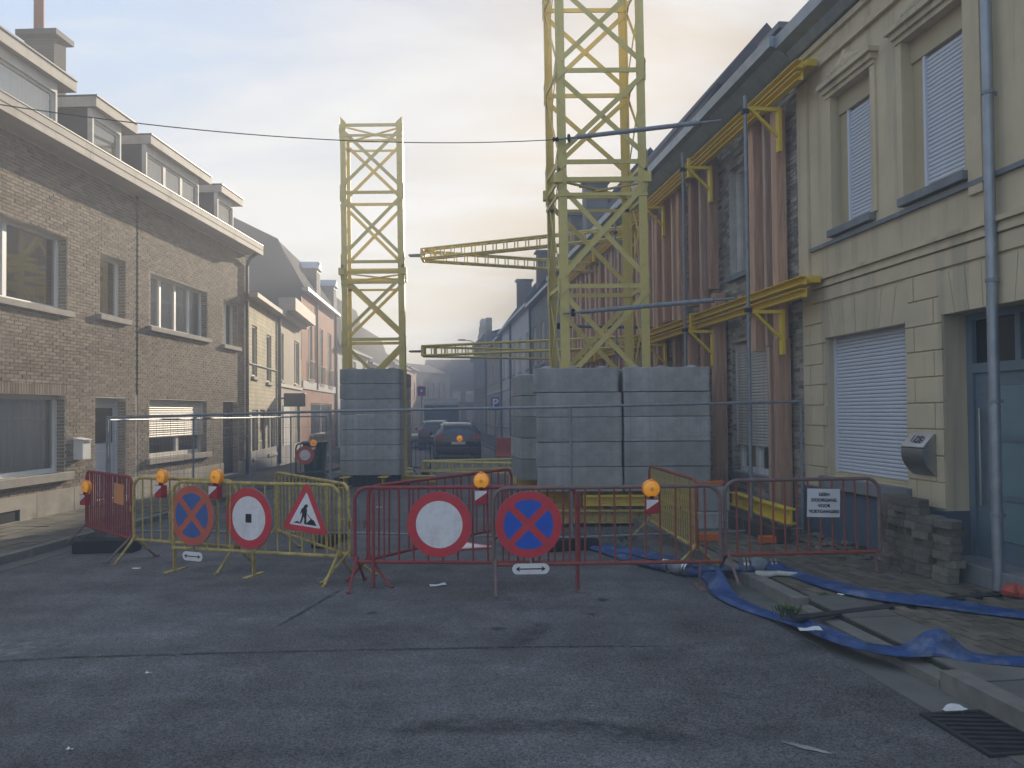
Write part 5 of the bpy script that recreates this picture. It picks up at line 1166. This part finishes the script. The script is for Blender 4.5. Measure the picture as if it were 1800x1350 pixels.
hose('blue flat hose lying on the right pavement bricks', [(1236, 1003, .0), (1275, 1004, .05), (1310, 1005, Z), (1345, 1006, Z), (1395, 1012, Z), (1440, 1028, Z), (1500, 1046, Z), (1600, 1062, Z), (1700, 1075, Z), (1830, 1090, Z)], .19, 0, [(.36, .05, .6), (.75, .2, .25)], [.3])
hose('darker blue flat hose lying beside the first one behind the barrier', [(1020, 955, 0), (1085, 968, 0), (1160, 985, 0), (1225, 1000, 0)], .2, 0, [(.5, .2, .2)], [])
v = ground(1362, 1012, Z)
b = MB(); pts = [(-.22, -.05), (-.1, -.09), (.02, -.06), (.14, -.1), (.26, -.07), (.3, -.02), (.16, -.03), (.04, .01), (-.1, -.01), (-.2, .01)]
b.prism(pts, lambda u, v_, q: (u, v_, q + .012 * math.sin(u * 20)), .004, .05)
o = b.build('rag', M['cloth'], None, smooth=True, bev=.015); o.location = (v.x, v.y, Z + .001); tag(o, 'dirty white rag tied under the hose coupling on the pavement', 'rag')
o = MB().tube([(0, 0, 0), (.16, .02, 0), (.3, .05, 0)], .06, 14).build('hose_end', M['green'], None, smooth=True); g = ground(1243, 990); o.location = (g.x, g.y, .061); tag(o, 'green and white pipe end by the barrier corner', 'pipe end')
MB().tube([(.02, .0, 0), (.1, .01, 0)], .063, 14).build('white_band', M['white'], o, smooth=True)

# ------------------------------------------------------------------ paving stone stacks before the yellow house
sm = MB(); sm.prism([(-.15, -.02), (-.07, -.055), (.07, -.055), (.15, -.02), (.15, .05), (.07, .075), (-.07, .075), (-.15, .05)], lambda u, v, w_: (u, v * 1.6, w_), 0, .074)
sm = sm.mesh('paving_stone', M['moss_stone'])
for k, (px, rows, n_, lab) in enumerate(((1566, 10, .14, 'beside the barrier'), (1596, 10, .18, 'in the middle, tallest of three'), (1640, 8, .2, 'next to the front door'))):
    t = R.tt(px, n_ + .1); st = thing('paving_stone_stack', 'stack of mossy grey paving stones against the wall, ' + lab, 'stone stack', R.P(t, n_ + .06, .12), R.rot, 'stacked paving stones')
    for j in range(2):
        for r in range(rows):
            inst(sm, 'paving_stone', st, (random.uniform(-.02, .02) + (.17 if j else -.13) * (.55 if k < 2 else 1), random.uniform(-.025, .025), r * .077 + .002), (0, 0, random.uniform(-.08, .08) + (PI if random.random() < .4 else 0)), (.88, 1, 1))
# loose stones and rubble by the wall
rub = thing('rubble_heap', 'low heap of broken mortar and stones beside the paving stacks', 'rubble', R.P(2.6, .3, .12), R.rot)
for i in range(46):
    s_ = random.uniform(.02, .075); b = MB(); b.lathe([(s_ * .5, 0), (s_ * random.uniform(.8, 1.1), s_ * .35), (s_ * random.uniform(.5, .8), s_ * .8), (s_ * .1, s_ * .95)], lambda u, v, w_: (u * 1.3, v, w_), 6)
    o = b.build('stone', M['moss_stone'], rub); o.location = (random.gauss(-.1, .45), max(-.22, random.gauss(.05, .18)), -.005); o.rotation_euler = (0, 0, random.uniform(0, 6))
def prismbar(name, label, cat, pa, pb, w_, h, m, bev=.006, grp=None):
    pa = Vector(pa); pb = Vector(pb); c = (pa + pb) / 2; o = MB().bar(pa - c, pb - c, w_, h).build(name, M[m], None, bev=bev); o.location = c; return tag(o, label, cat, grp)
g = ground(1245, 951, .12); prismbar('orange_block', 'orange plastic block on the ground before the grey stone pile', 'plastic block', (g.x - .15, g.y, .17), (g.x + .15, g.y + .02, .17), .1, .1, 'orange')
g = ground(1360, 955, .12); prismbar('orange_block', 'orange plastic block on the pavement behind the rusty barrier', 'plastic block', (g.x - .19, g.y, .17), (g.x + .19, g.y + .03, .17), .1, .09, 'orange')
cx_, cy_ = 2.95, 11.55
for i, (x, y, z) in enumerate(((cx_, cy_, .0), (cx_ + .02, cy_ + .02, .36))):
    o = MB().box(-.22, .22, -.2, .2, 0.001, .355).build('stone_block', M['block'], None, bev=.02); o.location = (x, y, .0 + z + (.0 if i == 0 else .0)); o.rotation_euler = (0, 0, .1 * i); tag(o, ('lower' if i == 0 else 'upper') + ' grey stone block under the orange bar', 'stone block')
prismbar('orange_bar', 'orange bar lying on the grey stone block', 'orange bar', (cx_ - .26, cy_ - .06, .75), (cx_ + .2, cy_ + .02, .77), .1, .06, 'orange')
# fallen triangular sign on the road behind the barrier
g = ground(826, 962); fs = thing('fallen_sign', 'white triangular sign with red edge lying flat on the road', 'road sign', (g.x, g.y, .006), .3)
fl = lambda u, v, w_: (u, v, w_)
MB().prism(tri(.4, .04), fl, 0, .012).build('red_edge', M['sign_red'], fs); MB().prism(tri(.27, .01), fl, .0125, .014).build('white_face', M['sign_white'], fs)
# litter
def paper(label, px, py, s_, z=0.0, m='litter'):
    g = ground(px, py, z); b = MB(); K = 5
    for i in range(K):
        for j in range(3): b.face(*[((a / K - .5) * s_ * 2, (e / 3 - .5) * s_ * (1 + .3 * math.sin(a + px)), .008 + .006 * math.sin(a * 1.1 + e * 1.7 + px)) for a, e in ((i, j), (i + 1, j), (i + 1, j + 1), (i, j + 1))])
    o = b.build('litter', M[m], None, smooth=True); o.location = (g.x, g.y, z); o.rotation_euler = (0, 0, random.uniform(-.5, .5)); return tag(o, label, 'litter')
paper('white paper scrap on the asphalt before the plain round sign', 770, 1029, .09); paper('white crumpled wrapper by the drain grate', 1676, 1248, .085, .004)
paper('white paper scrap on the road behind the red barrier', 668, 892, .1); paper('small white scrap lying on the pavement hose', 1478, 1046, .03, .15)
paper('white paper scrap stuck on the kerb hose', 1424, 1107, .09, .14); paper('tiny pale scrap near the yellow barrier foot', 240, 1000, .05)
paper('tiny white speck of paper in the middle of the road', 260, 1184, .02); paper('torn pale scrap low on the left of the road', 122, 1318, .02)
g = ground(1786, 1049, .12); b = MB(); b.lathe([(.03, 0), (.1, .02), (.11, .06), (.08, .1), (.02, .12)], lambda u, v, w_: (u * (1 + .25 * math.sin(v * 60)), v * (1 + .25 * math.sin(u * 55)), w_ + .01 * math.sin(u * 90)), 14)
o = b.build('crumpled_bag', M['red_cloth'], None); o.location = (g.x, g.y, .12); tag(o, 'small crumpled red bag beside the downpipe', 'bag')
# gully grate
g0 = loc_r(ground(1715, 1290)); gr = thing('gully_grate', 'cast iron gully grate in the gutter by the kerb', 'drain grate', R.P(g0[0], PW + .19, 0), R.rot)
MB().box(-.27, .27, -.19, .19, -.04, .008).build('pit', M['dark'], gr)
MB().box(-.29, .29, -.21, -.175, .0, .016).box(-.29, .29, .175, .21, 0, .016).box(-.29, -.265, -.175, .175, 0, .0158).box(.265, .29, -.175, .175, 0, .0158).build('grate_frame', M['cast_iron'], gr)
gm = MB().bar((-.25, -.174, .009), (-.25 + .07, .174, .009), .03, .013).mesh('grate_bar', M['cast_iron'])
for i in range(8): inst(gm, 'grate_bar', gr, (i * .062, 0, 0))
# weeds
def weeds(label, px, py, z, n, s_, spread):
    g = ground(px, py, z); b = MB()
    for i in range(n):
        a = random.uniform(0, 2 * PI); r = abs(random.gauss(0, spread)); x, y = r * math.cos(a), r * math.sin(a); h = s_ * random.uniform(.4, 1); l_ = random.uniform(.3, 1) * h; w_ = h * .16; d = Vector((math.cos(a), math.sin(a), 0)); e = Vector((-d.y, d.x, 0)) * w_
        p = Vector((x, y, 0)); q = p + d * l_ * .5 + Vector((0, 0, h * .7)); t = p + d * l_ + Vector((0, 0, h * .75)); b.face(p - e * .3, p + e * .3, q + e); b.face(p - e * .3, q + e, q - e); b.face(q - e, q + e, t)
    o = b.build('weed', M['grass'], None); o.location = (g.x, g.y, z); return tag(o, label, 'weed')
weeds('green weed tuft growing at the kerb by the drain channel', 1386, 1080, .1, 90, .09, .07); weeds('green weeds growing round the foot of the paving stacks', 1610, 1000, .118, 70, .06, .16)
weeds('low green moss and grass before the yellow base beam', 1105, 945, 0.0, 220, .06, .35); weeds('grass along the foot of the wall beside the barrier', 1520, 965, .118, 120, .06, .2)

# ------------------------------------------------------------------ left row beyond the brick houses
def simple_house(name, label, fac, t0, t1, ze, m, ops, roof, rm='slate', depth=8, gutter='dark_pipe', doors=(), rev=.12, fr='white_old', sills=True, fascia=None):
    h = thing(name, label, 'house', fac.P(0, 0, 0), fac.rot); sg = fac.sg
    wall(h, sg, t0, t1, .0, ze, list(ops) + list(doors), M[m], rev=rev, depth=depth)
    for o in ops: window(h, sg, o, rev - .02, M[fr], (.5,) if o[1] - o[0] > .9 else (), back='dark', sill=(.1, .07, .05, M['sill_l']) if sills else None)
    for o in doors: door(h, sg, o, rev - .02, M['door_brown'])
    if roof:
        gable_roof(h, sg, t0, t1, [(.12, ze + .02)] + roof, M[rm])
        MB(sg).box(t0, t1 - .003, .0005, .3, ze - .12, ze + .015).build('gutter', M[gutter], h)
    return h
st2 = L.P(TE + .12, 0, 0); F2 = Fac((st2.x, st2.y), -.114, 1)
e2 = F2.tt(489); e3 = F2.tt(530)
o2 = [F2.op(443, 452, 570, 661), F2.op(468.5, 477, 587, 671)]; o2b = [F2.op(443, 454, 720, 806), F2.op(470, 484, 720, 798)]; d2b = F2.op(457, 466.5, 720, 838)
h2 = simple_house('narrow_house', 'low cream painted house squeezed beside the brown brick one', F2, .02, e2 - .02, F2.at(437, 516)[1], 'creambrick', [*o2, *o2b], [(-3.5, 6.6), (-8, 5)], 'slate', doors=[(d2b[0], d2b[1], .15, d2b[3])], gutter='fascia')
MB(F2.sg).box(.02, e2 - .02, .0005, .025, .0, .75).build('plinth', M['bluestone'], h2)
MB(F2.sg).box(.05, e2 - .05, .02, .05, o2[0][2] + .35, o2[0][2] + .38).build('window_rail', M['cast_iron'], h2)
pipe(h2, F2.sg, e2 - .12, .07, .1, F2.at(437, 516)[1], .06, M['dark_pipe'])
o3 = [F2.op(492.5, 498.5, 584, 668), F2.op(517, 526, 598, 675)]; d3 = F2.op(518, 531, 703, 838)
h3 = simple_house('narrow_house', 'low grey plastered house with deep white fascia', F2, e2, e3 - .02, F2.at(498, 552)[1], 'grey_plaster', o3, [(-3.5, 7), (-8, 5)], 'slate', doors=[(d3[0], e3 - .4, .1, d3[3])], gutter='fascia')
MB(F2.sg).box(e2 + .1, e3 - .05, .0005, .6, F2.at(498, 552)[1] + .02, F2.at(498, 534)[1] + .1).build('fascia', M['fascia'], h3)
MB(F2.sg).box(e2, e3 - .03, .0005, .06, F2.at(520, 676)[1] - .2, F2.at(520, 676)[1] - .08).build('string_course', M['fascia'], h3)
o3g = F2.op(497, 508, 712, 795); MB(F2.sg).box(o3g[0], o3g[1], .0005, .03, o3g[2], o3g[3]).build('blind_panel', M['white_plaster'], h3)
MB(F2.sg).box(e2, e3 - .03, .0005, .05, .0, .7).build('plinth', M['bluestone'], h3)
sgn = F2.op(492, 508, 688, 715, .45); bs = thing('projecting_sign', 'blank dark box sign projecting from the cream house', 'sign', F2.P(0, 0, 0), F2.rot)
MB(F2.sg).box(e2 - .05, e2 + .12, .2, .95, F2.at(500, 714, .5)[1], F2.at(500, 689, .5)[1]).build('sign_box', M['van_dark'], bs, bev=.02); MB(F2.sg).box(e2 + .01, e2 + .06, .001, .2, F2.at(500, 700, .5)[1], F2.at(500, 697, .5)[1]).build('bracket', M['cast_iron'], bs)
st4 = F2.P(e3, 0, 0); F4 = Fac((st4.x, st4.y), -.07, 1); e4 = F4.tt(590)
ze4 = F4.at(533, 508)[1]
o4 = [F4.op(541.5, 549, 569, 668), F4.op(561, 567.5, 577, 676), F4.op(576, 582.5, 585, 680)]; s4 = F4.op(546, 583, 708, 800)
h4 = simple_house('red_brick_house', 'red brick house with mansard slate roof and two dormers', F4, .0, e4, ze4, 'redbrick', o4 + [(s4[0], s4[1], .9, s4[3])], [(-.95, ze4 + 2.0), (-4.2, ze4 + 3.6), (-8, ze4)], 'slate', gutter='zinc')
MB(F4.sg).box(0, e4, .0005, .04, .1, F4.at(540, 690)[1]).build('ground_storey', M['white_plaster'], h4) if False else None
for o in o4:
    rl = MB(F4.sg).box(o[0] - .08, o[1] + .08, .1, .12, o[2] + .02, o[2] + .05).box(o[0] - .08, o[1] + .08, .1, .12, o[2] + .85, o[2] + .88)
    for k in range(9): x = o[0] - .06 + (o[1] - o[0] + .12) * k / 8; rl.box(x - .008, x + .008, .102, .118, o[2] + .05, o[2] + .85)
    rl.build('balcony_rail', M['cast_iron'], h4)
pipe(h4, F4.sg, F4.tt(556), .06, 3.0, ze4 - .2, .05, M['dark_pipe']); pipe(h4, F4.sg, e4 - .1, .06, .1, ze4 - .1, .06, M['dark_pipe'])
MB(F4.sg).box(.15, e4 - .15, .0005, .05, 2.95, 3.3).build('shop_fascia', M['white_plaster'], h4)
for px in (541, 573):
    t = F4.tt(px, -.5); d = MB(F4.sg).box(t - .0, t + 1.0, -1.7, -.1, ze4 + .05, ze4 + 1.55).build('dormer', M['slate2'], h4)
    MB(F4.sg).prism([(-.08, 0), (.5, .42), (1.08, 0)], lambda u, v, w_: (t + u, w_, ze4 + 1.55 + v), -2.2, .0).build('dormer_roof', M['zinc'], d)
    MB(F4.sg).prism([(-.0, 0), (.5, .38), (1.0, 0)], lambda u, v, w_: (t + u, w_, ze4 + 1.56 + v), .001, .03).build('pediment', M['white_old'], d)
    MB(F4.sg).box(t + .1, t + .9, -.099, -.06, ze4 + .25, ze4 + 1.5).build('window_frame', M['white_old'], d)
    MB(F4.sg).box(t + .2, t + .8, -.0595, -.05, ze4 + .35, ze4 + 1.42).build('pane', M['car_glass'], d)
# slate-hung party gable facing the viewer
MB(F4.sg).prism([(.02, 4.2), (.02, ze4 + .05), (-.95, ze4 + 2.06), (-4.2, ze4 + 3.66), (-8, ze4 + .1), (-8, 4.2)], lambda u, v, w_: (w_, u, v), -.06, -.003).build('slate_gable', M['slate2'], h4)
st5 = F4.P(e4, 0, 0); F5 = Fac((st5.x + .1, st5.y + .1), -.012, 1)
specs = [(0, 9.5, 5.6, 'white_plaster', [(-.75, 8.7), (-4, 10.3), (-8, 5)], 'tall white plastered house with dark mansard behind the shorter tower', 'slate'),
         (9.6, 20, 5.3, 'pink_plaster', [(-.8, 7.9), (-4, 9.2), (-8, 5)], 'pinkish plastered house with dark roof farther down the street', 'slate'),
         (20.1, 31, 6.0, 'white_plaster', [(-3.5, 8.6), (-8, 5)], 'white plastered house far down the left side', 'slate'),
         (31.1, 38, 6.3, 'pink_plaster', [(-3.5, 8.4), (-8, 5)], 'narrow salmon house far down the left side beside the lorry', 'dark_tile')]
for a, c, z, m_, rf, lb_, rm_ in specs:
    n = max(2, int((c - a) / 2.6)); ops = []
    for i in range(n):
        t = a + (c - a) * (i + .5) / n; ops += [(t - .5, t + .5, 3.5, 5.0), (t - .5, t + .5, .9, 2.5)]
    simple_house('terraced_house', lb_, F5, a, c, z, m_, ops, rf, rm_)
# closing houses where the street bends
FE = Fac((-10.4, 84.0), .45, 1)
h = simple_house('corner_house', 'grey brick corner house with tall narrow windows at the bend', FE, 0, 7.5, 6.4, 'greybrick', [(1 + 1.25 * i, 1.65 + 1.25 * i, 3.2, 5.4) for i in range(5)], [(-3, 7.6), (-8, 6.4)], 'slate')
be = thing('hip_roof_house', 'brick house with broad slate roof and pale verge closing the street', 'house', (-6.6, 93, 0))
b = MB(); ops = [(-2.2 + 1.6 * i, -1.2 + 1.6 * i, z, z + 1.3) for i in range(4) for z in (1.0, 3.2)]
wall(be, -1, -4, 8, 0, 5, ops, M['brownbrick'], depth=8, rev=.12)
for o in ops: window(be, -1, o, .1, M['white'], (.5,), back='curtain')
MB().prism([(-.3, 4.9), (8.4, 4.9), (4.2, 8.6)], lambda u, v, w_: (w_, u, v), -4.3, 3.2).build('roof', M['slate'], be)
MB().prism([(-.35, 4.9), (8.4, 4.9), (8.2, 4.9), (4.2, 8.45), (-.1, 4.9)], lambda u, v, w_: (w_, u, v), 3.201, 3.3)
b = MB().bar((3.26, -.45, 4.9), (3.26, 4.2, 8.78), .3, .12, (0, 1, 1)).build('verge_board', M['fascia'], be)
MB().prism([(-.3, 4.9), (8.4, 4.9), (4.2, 8.0)], lambda u, v, w_: (w_, u, v), 3.42, 8.3).build('roof_extension', M['dark_tile'], be)
# ------------------------------------------------------------------ right row beyond the shored houses
rs = [(24.02, 31.4, 7.2, 'greybrick', 'grey brick house beyond the propped houses with dark gutter', 'slate', [(-.8, 8.6), (-4, 12.8), (-9, 7)]),  # unseen ridges in this row are lifted to block low sun from the street
      (31.42, 40.0, 7.35, 'white_plaster', 'pale plastered house on the right with downpipes at both ends', 'slate', [(-4, 12.8), (-9, 7)]),
      (40.02, 45.5, 7.3, 'white_plaster', 'narrow whitish house on the right beside the parking sign', 'slate', [(-4, 12.8), (-9, 7)]),
      (45.52, 58.0, 7.1, 'grey_plaster', 'long grey plastered house far along on the right', 'slate', [(-4, 12.6), (-9, 7)])]
for a, c, z, m_, lb_, rm_, rf in rs:
    n = max(2, int((c - a) / 2.4)); ops = []
    for i in range(n):
        t = a + (c - a) * (i + .5) / n; ops += [(t - .5, t + .5, 4.1, 6.0), (t - .5, t + .5, .9, 2.7)]
    h = simple_house('terraced_house', lb_, R, a, c, z, m_, ops, rf, rm_, gutter='zinc'); pipe(h, R.sg, c - .15, .08, .1, z - .1, .06, M['dark_pipe'])
    MB(R.sg).box(a, c, .0005, .06, 3.3, 3.45).build('string_course', M['white_plaster'], h)
    if a > 30 and a < 45: chimney(h, R.sg, a + 2, a + 2.7, -1.6, -.7, z + .3, z + 3.0, M['brownbrick'])
h = simple_house('stepped_gable_house', 'tall house with stepped parapet at the end of the right row', R, 58.02, 74, 8.6, 'greybrick', [(60 + 2.8 * i, 61.1 + 2.8 * i, z, z + 1.9) for i in range(5) for z in (1, 4.3)], [(-3.5, 9.5), (-9, 8)], 'slate', gutter='zinc')
MB(R.sg).prism([(58.02, 8.6), (58.02, 9.9), (60, 9.4), (62, 9.6), (62.8, 10.4), (65, 10.4), (65, 9.9), (66, 9.9), (66, 9.3), (67.5, 9.3), (67.5, 8.9), (74, 8.9), (74, 8.6)], lambda u, v, w_: (u, w_, v), -.5, .02).build('stepped_parapet', M['greybrick'], h)
MB(R.sg).box(73.6, 74.3, -.3, .35, 7.2, 7.7).build('corner_corbel', M['zinc'], h)
# backdrop houses beyond the bend so the street does not open onto nothing
for i in range(4):
    Fb = Fac((-22 + i * 12.0, 118 + 5 * i), 0, 1); hb = thing('distant_house', ('distant brick house, %s beyond the bend' % ('first', 'second', 'third', 'fourth')[i]), 'house', (-22 + i * 12.0, 118 + 5 * i, 0), 0, 'distant houses')
    wall(hb, -1, 0, 11.5, 0, 5.5, [], M['brownbrick'] if i % 2 else M['greybrick'], depth=8); MB().prism([(-.3, 5.4), (8.3, 5.4), (4, 8.2)], lambda u, v, w_: (w_, u, v), -.1, 11.6).build('roof', M['slate'], hb)

# ------------------------------------------------------------------ vehicles
def car(label, loc, rot, paint='car_paint', grp='parked cars'):
    o = thing('parked_car', label, 'car', loc, rot, grp)
    # stations along the length (y: rear 0 -> front 4.4): y, zlow, zbelt, zroof, half widths low/belt/roof
    st = [(0, .42, .78, .80, .74, .78, .74), (.06, .30, .92, .95, .84, .86, .70), (.22, .24, .98, 1.10, .88, .89, .66), (.5, .22, 1.0, 1.38, .90, .90, .60), (.85, .2, 1.0, 1.47, .90, .90, .60), (2.0, .2, .98, 1.48, .90, .90, .60), (2.6, .2, .96, 1.40, .90, .90, .58), (3.2, .2, .94, 1.0, .89, .89, .62), (3.9, .22, .86, .90, .87, .87, .66), (4.3, .3, .7, .74, .8, .8, .66), (4.4, .38, .6, .62, .7, .7, .6)]
    def ringp(s_):
        y, zl, zb, zr, wl_, wb, wr = s_; r = [(-wl_ + .06, zl), (-wl_, zl + .1), (-wb, (zl + zb) / 2), (-wb + .02, zb), (-wr - .02, zr - .06), (-wr + .1, zr), (0, zr + .015)]
        r = r + [(-x, z) for x, z in r[-2::-1]]; return [(x, y, z) for x, z in r]
    b = MB(); rg = [[b.pt(p) for p in ringp(s_)] for s_ in st]; n = len(rg[0])
    for A, B in zip(rg, rg[1:]):
        for k in range(n): b.f.append([A[k], A[(k + 1) % n], B[(k + 1) % n], B[k]])
    b.f.append(rg[0][::-1]); b.f.append(rg[-1]); b.build('body', M[paint], o, smooth=True)
    MB().face((-.58, .20, 1.07), (.58, .20, 1.07), (.52, .455, 1.36), (-.52, .455, 1.36)).build('rear_window', M['car_glass'], o)
    for s_ in (-1, 1):
        MB().face((s_ * .893, .62, 1.03), (s_ * .893, 2.75, 1.0), (s_ * .635, 2.35, 1.38), (s_ * .655, .85, 1.40)).build('side_window', M['car_glass'], o)
        tl = MB().prism([(.50, .86), (.80, .84), (.82, 1.0), (.66, 1.08), (.55, .98)], lambda u, v, w_: (s_ * u, .0 + w_ + (v - .84) * .35 - .02, v), 0, .06).build('tail_light', M['tail_light'], o)
        MB().tube([(s_ * .57, .8, 1.49), (s_ * .57, .9, 1.52), (s_ * .57, 2.3, 1.52), (s_ * .57, 2.4, 1.48)], .014, 6).build('roof_rail', M['chrome'], o, smooth=True)
        MB().lathe([(.03, 0), (.09, .03), (.08, .12), (.02, .14)], lambda u, v, w_: (s_ * (.92 + w_), 2.6 + u * .6, 1.02 + v), 10).build('mirror', M[paint], o, smooth=True)
        for y in (.78, 3.5):
            wv = MB().lathe([(.2, 0), (.31, .0), (.32, .04), (.32, .17), (.3, .2), (.2, .2)], lambda u, v, w_: (s_ * (.7 + w_), y + u, .32 + v), 20).build('wheel', M['rubber'], o, smooth=True); MB().lathe([(.2, .195), (.19, .205), (.03, .21)], lambda u, v, w_: (s_ * (.7 + w_), y + u, .32 + v), 16).build('rim', M['galv'], wv, smooth=True)
    MB().box(-.26, .26, -.025, -.002, .66, .77).build('number_plate', M['plate'], o); MB().box(-.82, .82, -.05, .1, .36, .56).build('rear_bumper', M['car_paint'], o, bev=.03); MB().box(-.4, .4, .14, .17, .86, .90).build('tailgate_trim', M['chrome'], o)
    return o
g = ground(806, 812); car('dark blue estate car parked in the road beyond the fence', (g.x, g.y, 0), .12)
g = ground(773, 793); car('dark car parked ahead of the estate car, half hidden', (g.x - .3, g.y + 1.2, 0), .12)
lo = thing('box_lorry', 'box lorry with pale roof standing far down the street', 'lorry', (atY(776, 722, 47).x, 47, 0), .1)
MB().box(-1.1, 1.1, 2.2, 7.5, .9, 2.75).build('cargo_box', M['van_white'], lo, bev=.03); MB().box(-1.15, 1.15, 2.15, 7.55, 2.7505, 2.83).build('box_roof', M['van_white'], lo)
MB().prism([(0, .5), (0, 1.4), (.35, 2.35), (2.0, 2.45), (2.0, .5)], lambda u, v, w_: (w_, u, v), -1.05, 1.05).build('cab', M['van_dark'], lo, bev=.04); MB().face((-.92, .01, 1.48), (.92, .01, 1.48), (.86, .29, 2.22), (-.86, .29, 2.22)).build('windscreen', M['car_glass'], lo)
for s_ in (-1, 1):
    for y in (.9, 6): MB().lathe([(.2, 0), (.45, 0), (.45, .25), (.2, .25)], lambda u, v, w_: (s_ * (.8 + w_), y + u, .45 + v), 18).build('wheel', M['rubber'], lo, smooth=True)
    MB().box(s_ * .75 - .15, s_ * .75 + .15, -.03, .02, .7, .85).build('headlight', M['plate'], lo)
MB().box(-1.05, 1.05, -.06, .05, .35, .65).build('bumper', M['van_dark'], lo)

# ------------------------------------------------------------------ street signs, lamp, far barriers
def post_sign(name, label, px, ytop, ybot, Y, w_px, face, txt=None):
    c = atY(px, (ytop + ybot) / 2, Y); h = (ybot - ytop) / F * Y; w_ = w_px / F * Y; o = thing(name, label, 'road sign', (c.x, Y, 0))
    MB().tube([(0, .04, .005), (0, .04, c.z + h / 2)], .03, 8).build('post', M['galv'], o, smooth=True); MB().box(-w_ / 2, w_ / 2, -.01, .01, c.z - h / 2, c.z + h / 2).build('sign_plate', M[face], o, bev=.005)
    if txt: textmesh(txt, h * .95, 'lettering', M['sign_white'], o, Matrix(((1, 0, 0, 0), (0, 0, -1, -.0125), (0, 1, 0, c.z), (0, 0, 0, 1))), bold=.01)
    return o
post_sign('parking_sign', 'blue parking sign with white P on a grey post', 870.5, 698, 721, 30, 14, 'sign_blue', 'P')
ps = post_sign('no_stopping_plate', 'small red-edged blue plate sign far down the left side', 741, 679, 696, 44, 15, 'sign_red')
c = atY(741, 687, 44); MB().box(-.18, .18, -.014, -.0105, c.z - .2, c.z + .2).build('blue_panel', M['sign_blue_f'], ps); MB().lathe([(.08, 0), (.08, .002), (.01, .002)], lambda u, v, w_: (u, -.0145 - w_, c.z + v), 14).build('white_dot', M['sign_white'], ps)
sl = atY(814, 598, 62); lp = thing('street_lamp', 'street lamp arm reaching out from the right-hand row', 'street lamp', (sl.x, 62, 0)); e = R.P(56.5, 0, 0)
MB().tube([(0, 0, sl.z), (.6, .3, sl.z - .02), (e.x - sl.x, e.y - 62, sl.z - .75)], .035, 8).build('arm', M['galv'], lp, smooth=True); MB().lathe([(.03, -.45), (.13, -.3), (.14, .1), (.05, .22)], lambda u, v, w_: (w_ * 1.0, u, sl.z + .02 + v * .5), 12).build('lamp_head', M['van_dark'], lp, smooth=True)
g = ground(888, 806); rp = thing('plastic_barrier', 'red-orange plastic road barrier beyond the block wall', 'barrier', (g.x, g.y, 0))
MB().prism([(-.25, 0), (-.25, .12), (-.13, .3), (-.11, .85), (.11, .85), (.13, .3), (.25, .12), (.25, 0)], lambda u, v, w_: (w_, u, v), -.4, .4).build('moulded_body', M['red_plastic'], rp, bev=.03); MB().box(-.25, .25, -.15, .15, .05, .11).build('fork_slot', M['rubber'], rp)
barrier('dark barrier beside the free leg of the shorter tower', (bx(722, 22.5), 22.5), (bx(756, 22.2), 22.2), 'dark_pipe', spacing=.14)
barrier('dark barrier closing the left pavement beyond the fence', (bx(520, 20.5), 20.5), (bx(566, 21.5), 21.5), 'dark_pipe', spacing=.16)
lamp('amber warning lamp far behind the left fence by a green bin', atY(551, 779, 20.4), (0.2, -1, 0), .19); lamp('amber warning lamp hanging on the fence before the parked car', atY(808, 771, 10.3), (0, -1, 0), .085, base=False)
g = ground(552, 812); bn = thing('wheelie_bin', 'dark green wheelie bin behind the left fence', 'bin', (bx(553, 22.2), 22.2, 0), .2)
MB().prism([(-.26, .06), (.26, .06), (.32, 1.0), (-.32, 1.0)], lambda u, v, w_: (u, w_, v), -.32, .32).build('bin_body', M['bin_green'], bn, bev=.02); MB().box(-.36, .36, -.38, .36, 1.002, 1.07).build('lid', M['bin_green'], bn, bev=.02)
for s_ in (-1, 1): MB().lathe([(.03, 0), (.1, 0), (.1, .05), (.03, .05)], lambda u, v, w_: (s_ * .24 + w_, .32 + u * .9, .1 + v), 12).build('wheel', M['rubber'], bn, smooth=True)
g = atY(536, 800, 20.3); sg_ = sign_root('barrier_sign', 'faded pinkish sign hung on the far pavement barrier', g, (.2, -1, 0)); MB().lathe([(.24, 0), (.24, .01), (.01, .011)], SF(0), 28).build('plate', M['sign_faded'], sg_); MB().lathe([(.14, .0112), (.14, .013), (.01, .0132)], SF(0), 28).build('face', M['sign_white'], sg_)

# ------------------------------------------------------------------ haze in the air of the street
hz = bpy.data.materials.new('haze'); hz.use_nodes = True; t = hz.node_tree; t.nodes.clear()
o_ = t.nodes.new('ShaderNodeOutputMaterial'); v_ = t.nodes.new('ShaderNodeVolumePrincipled'); v_.inputs['Color'].default_value = (.93, .95, 1, 1); v_.inputs['Density'].default_value = .0125; v_.inputs['Anisotropy'].default_value = .1
t.links.new(v_.outputs[0], o_.inputs['Volume'])
hb = MB().box(-45, 45, -12, 160, -1, 15.5).build('haze', hz); hb['kind'] = 'stuff'
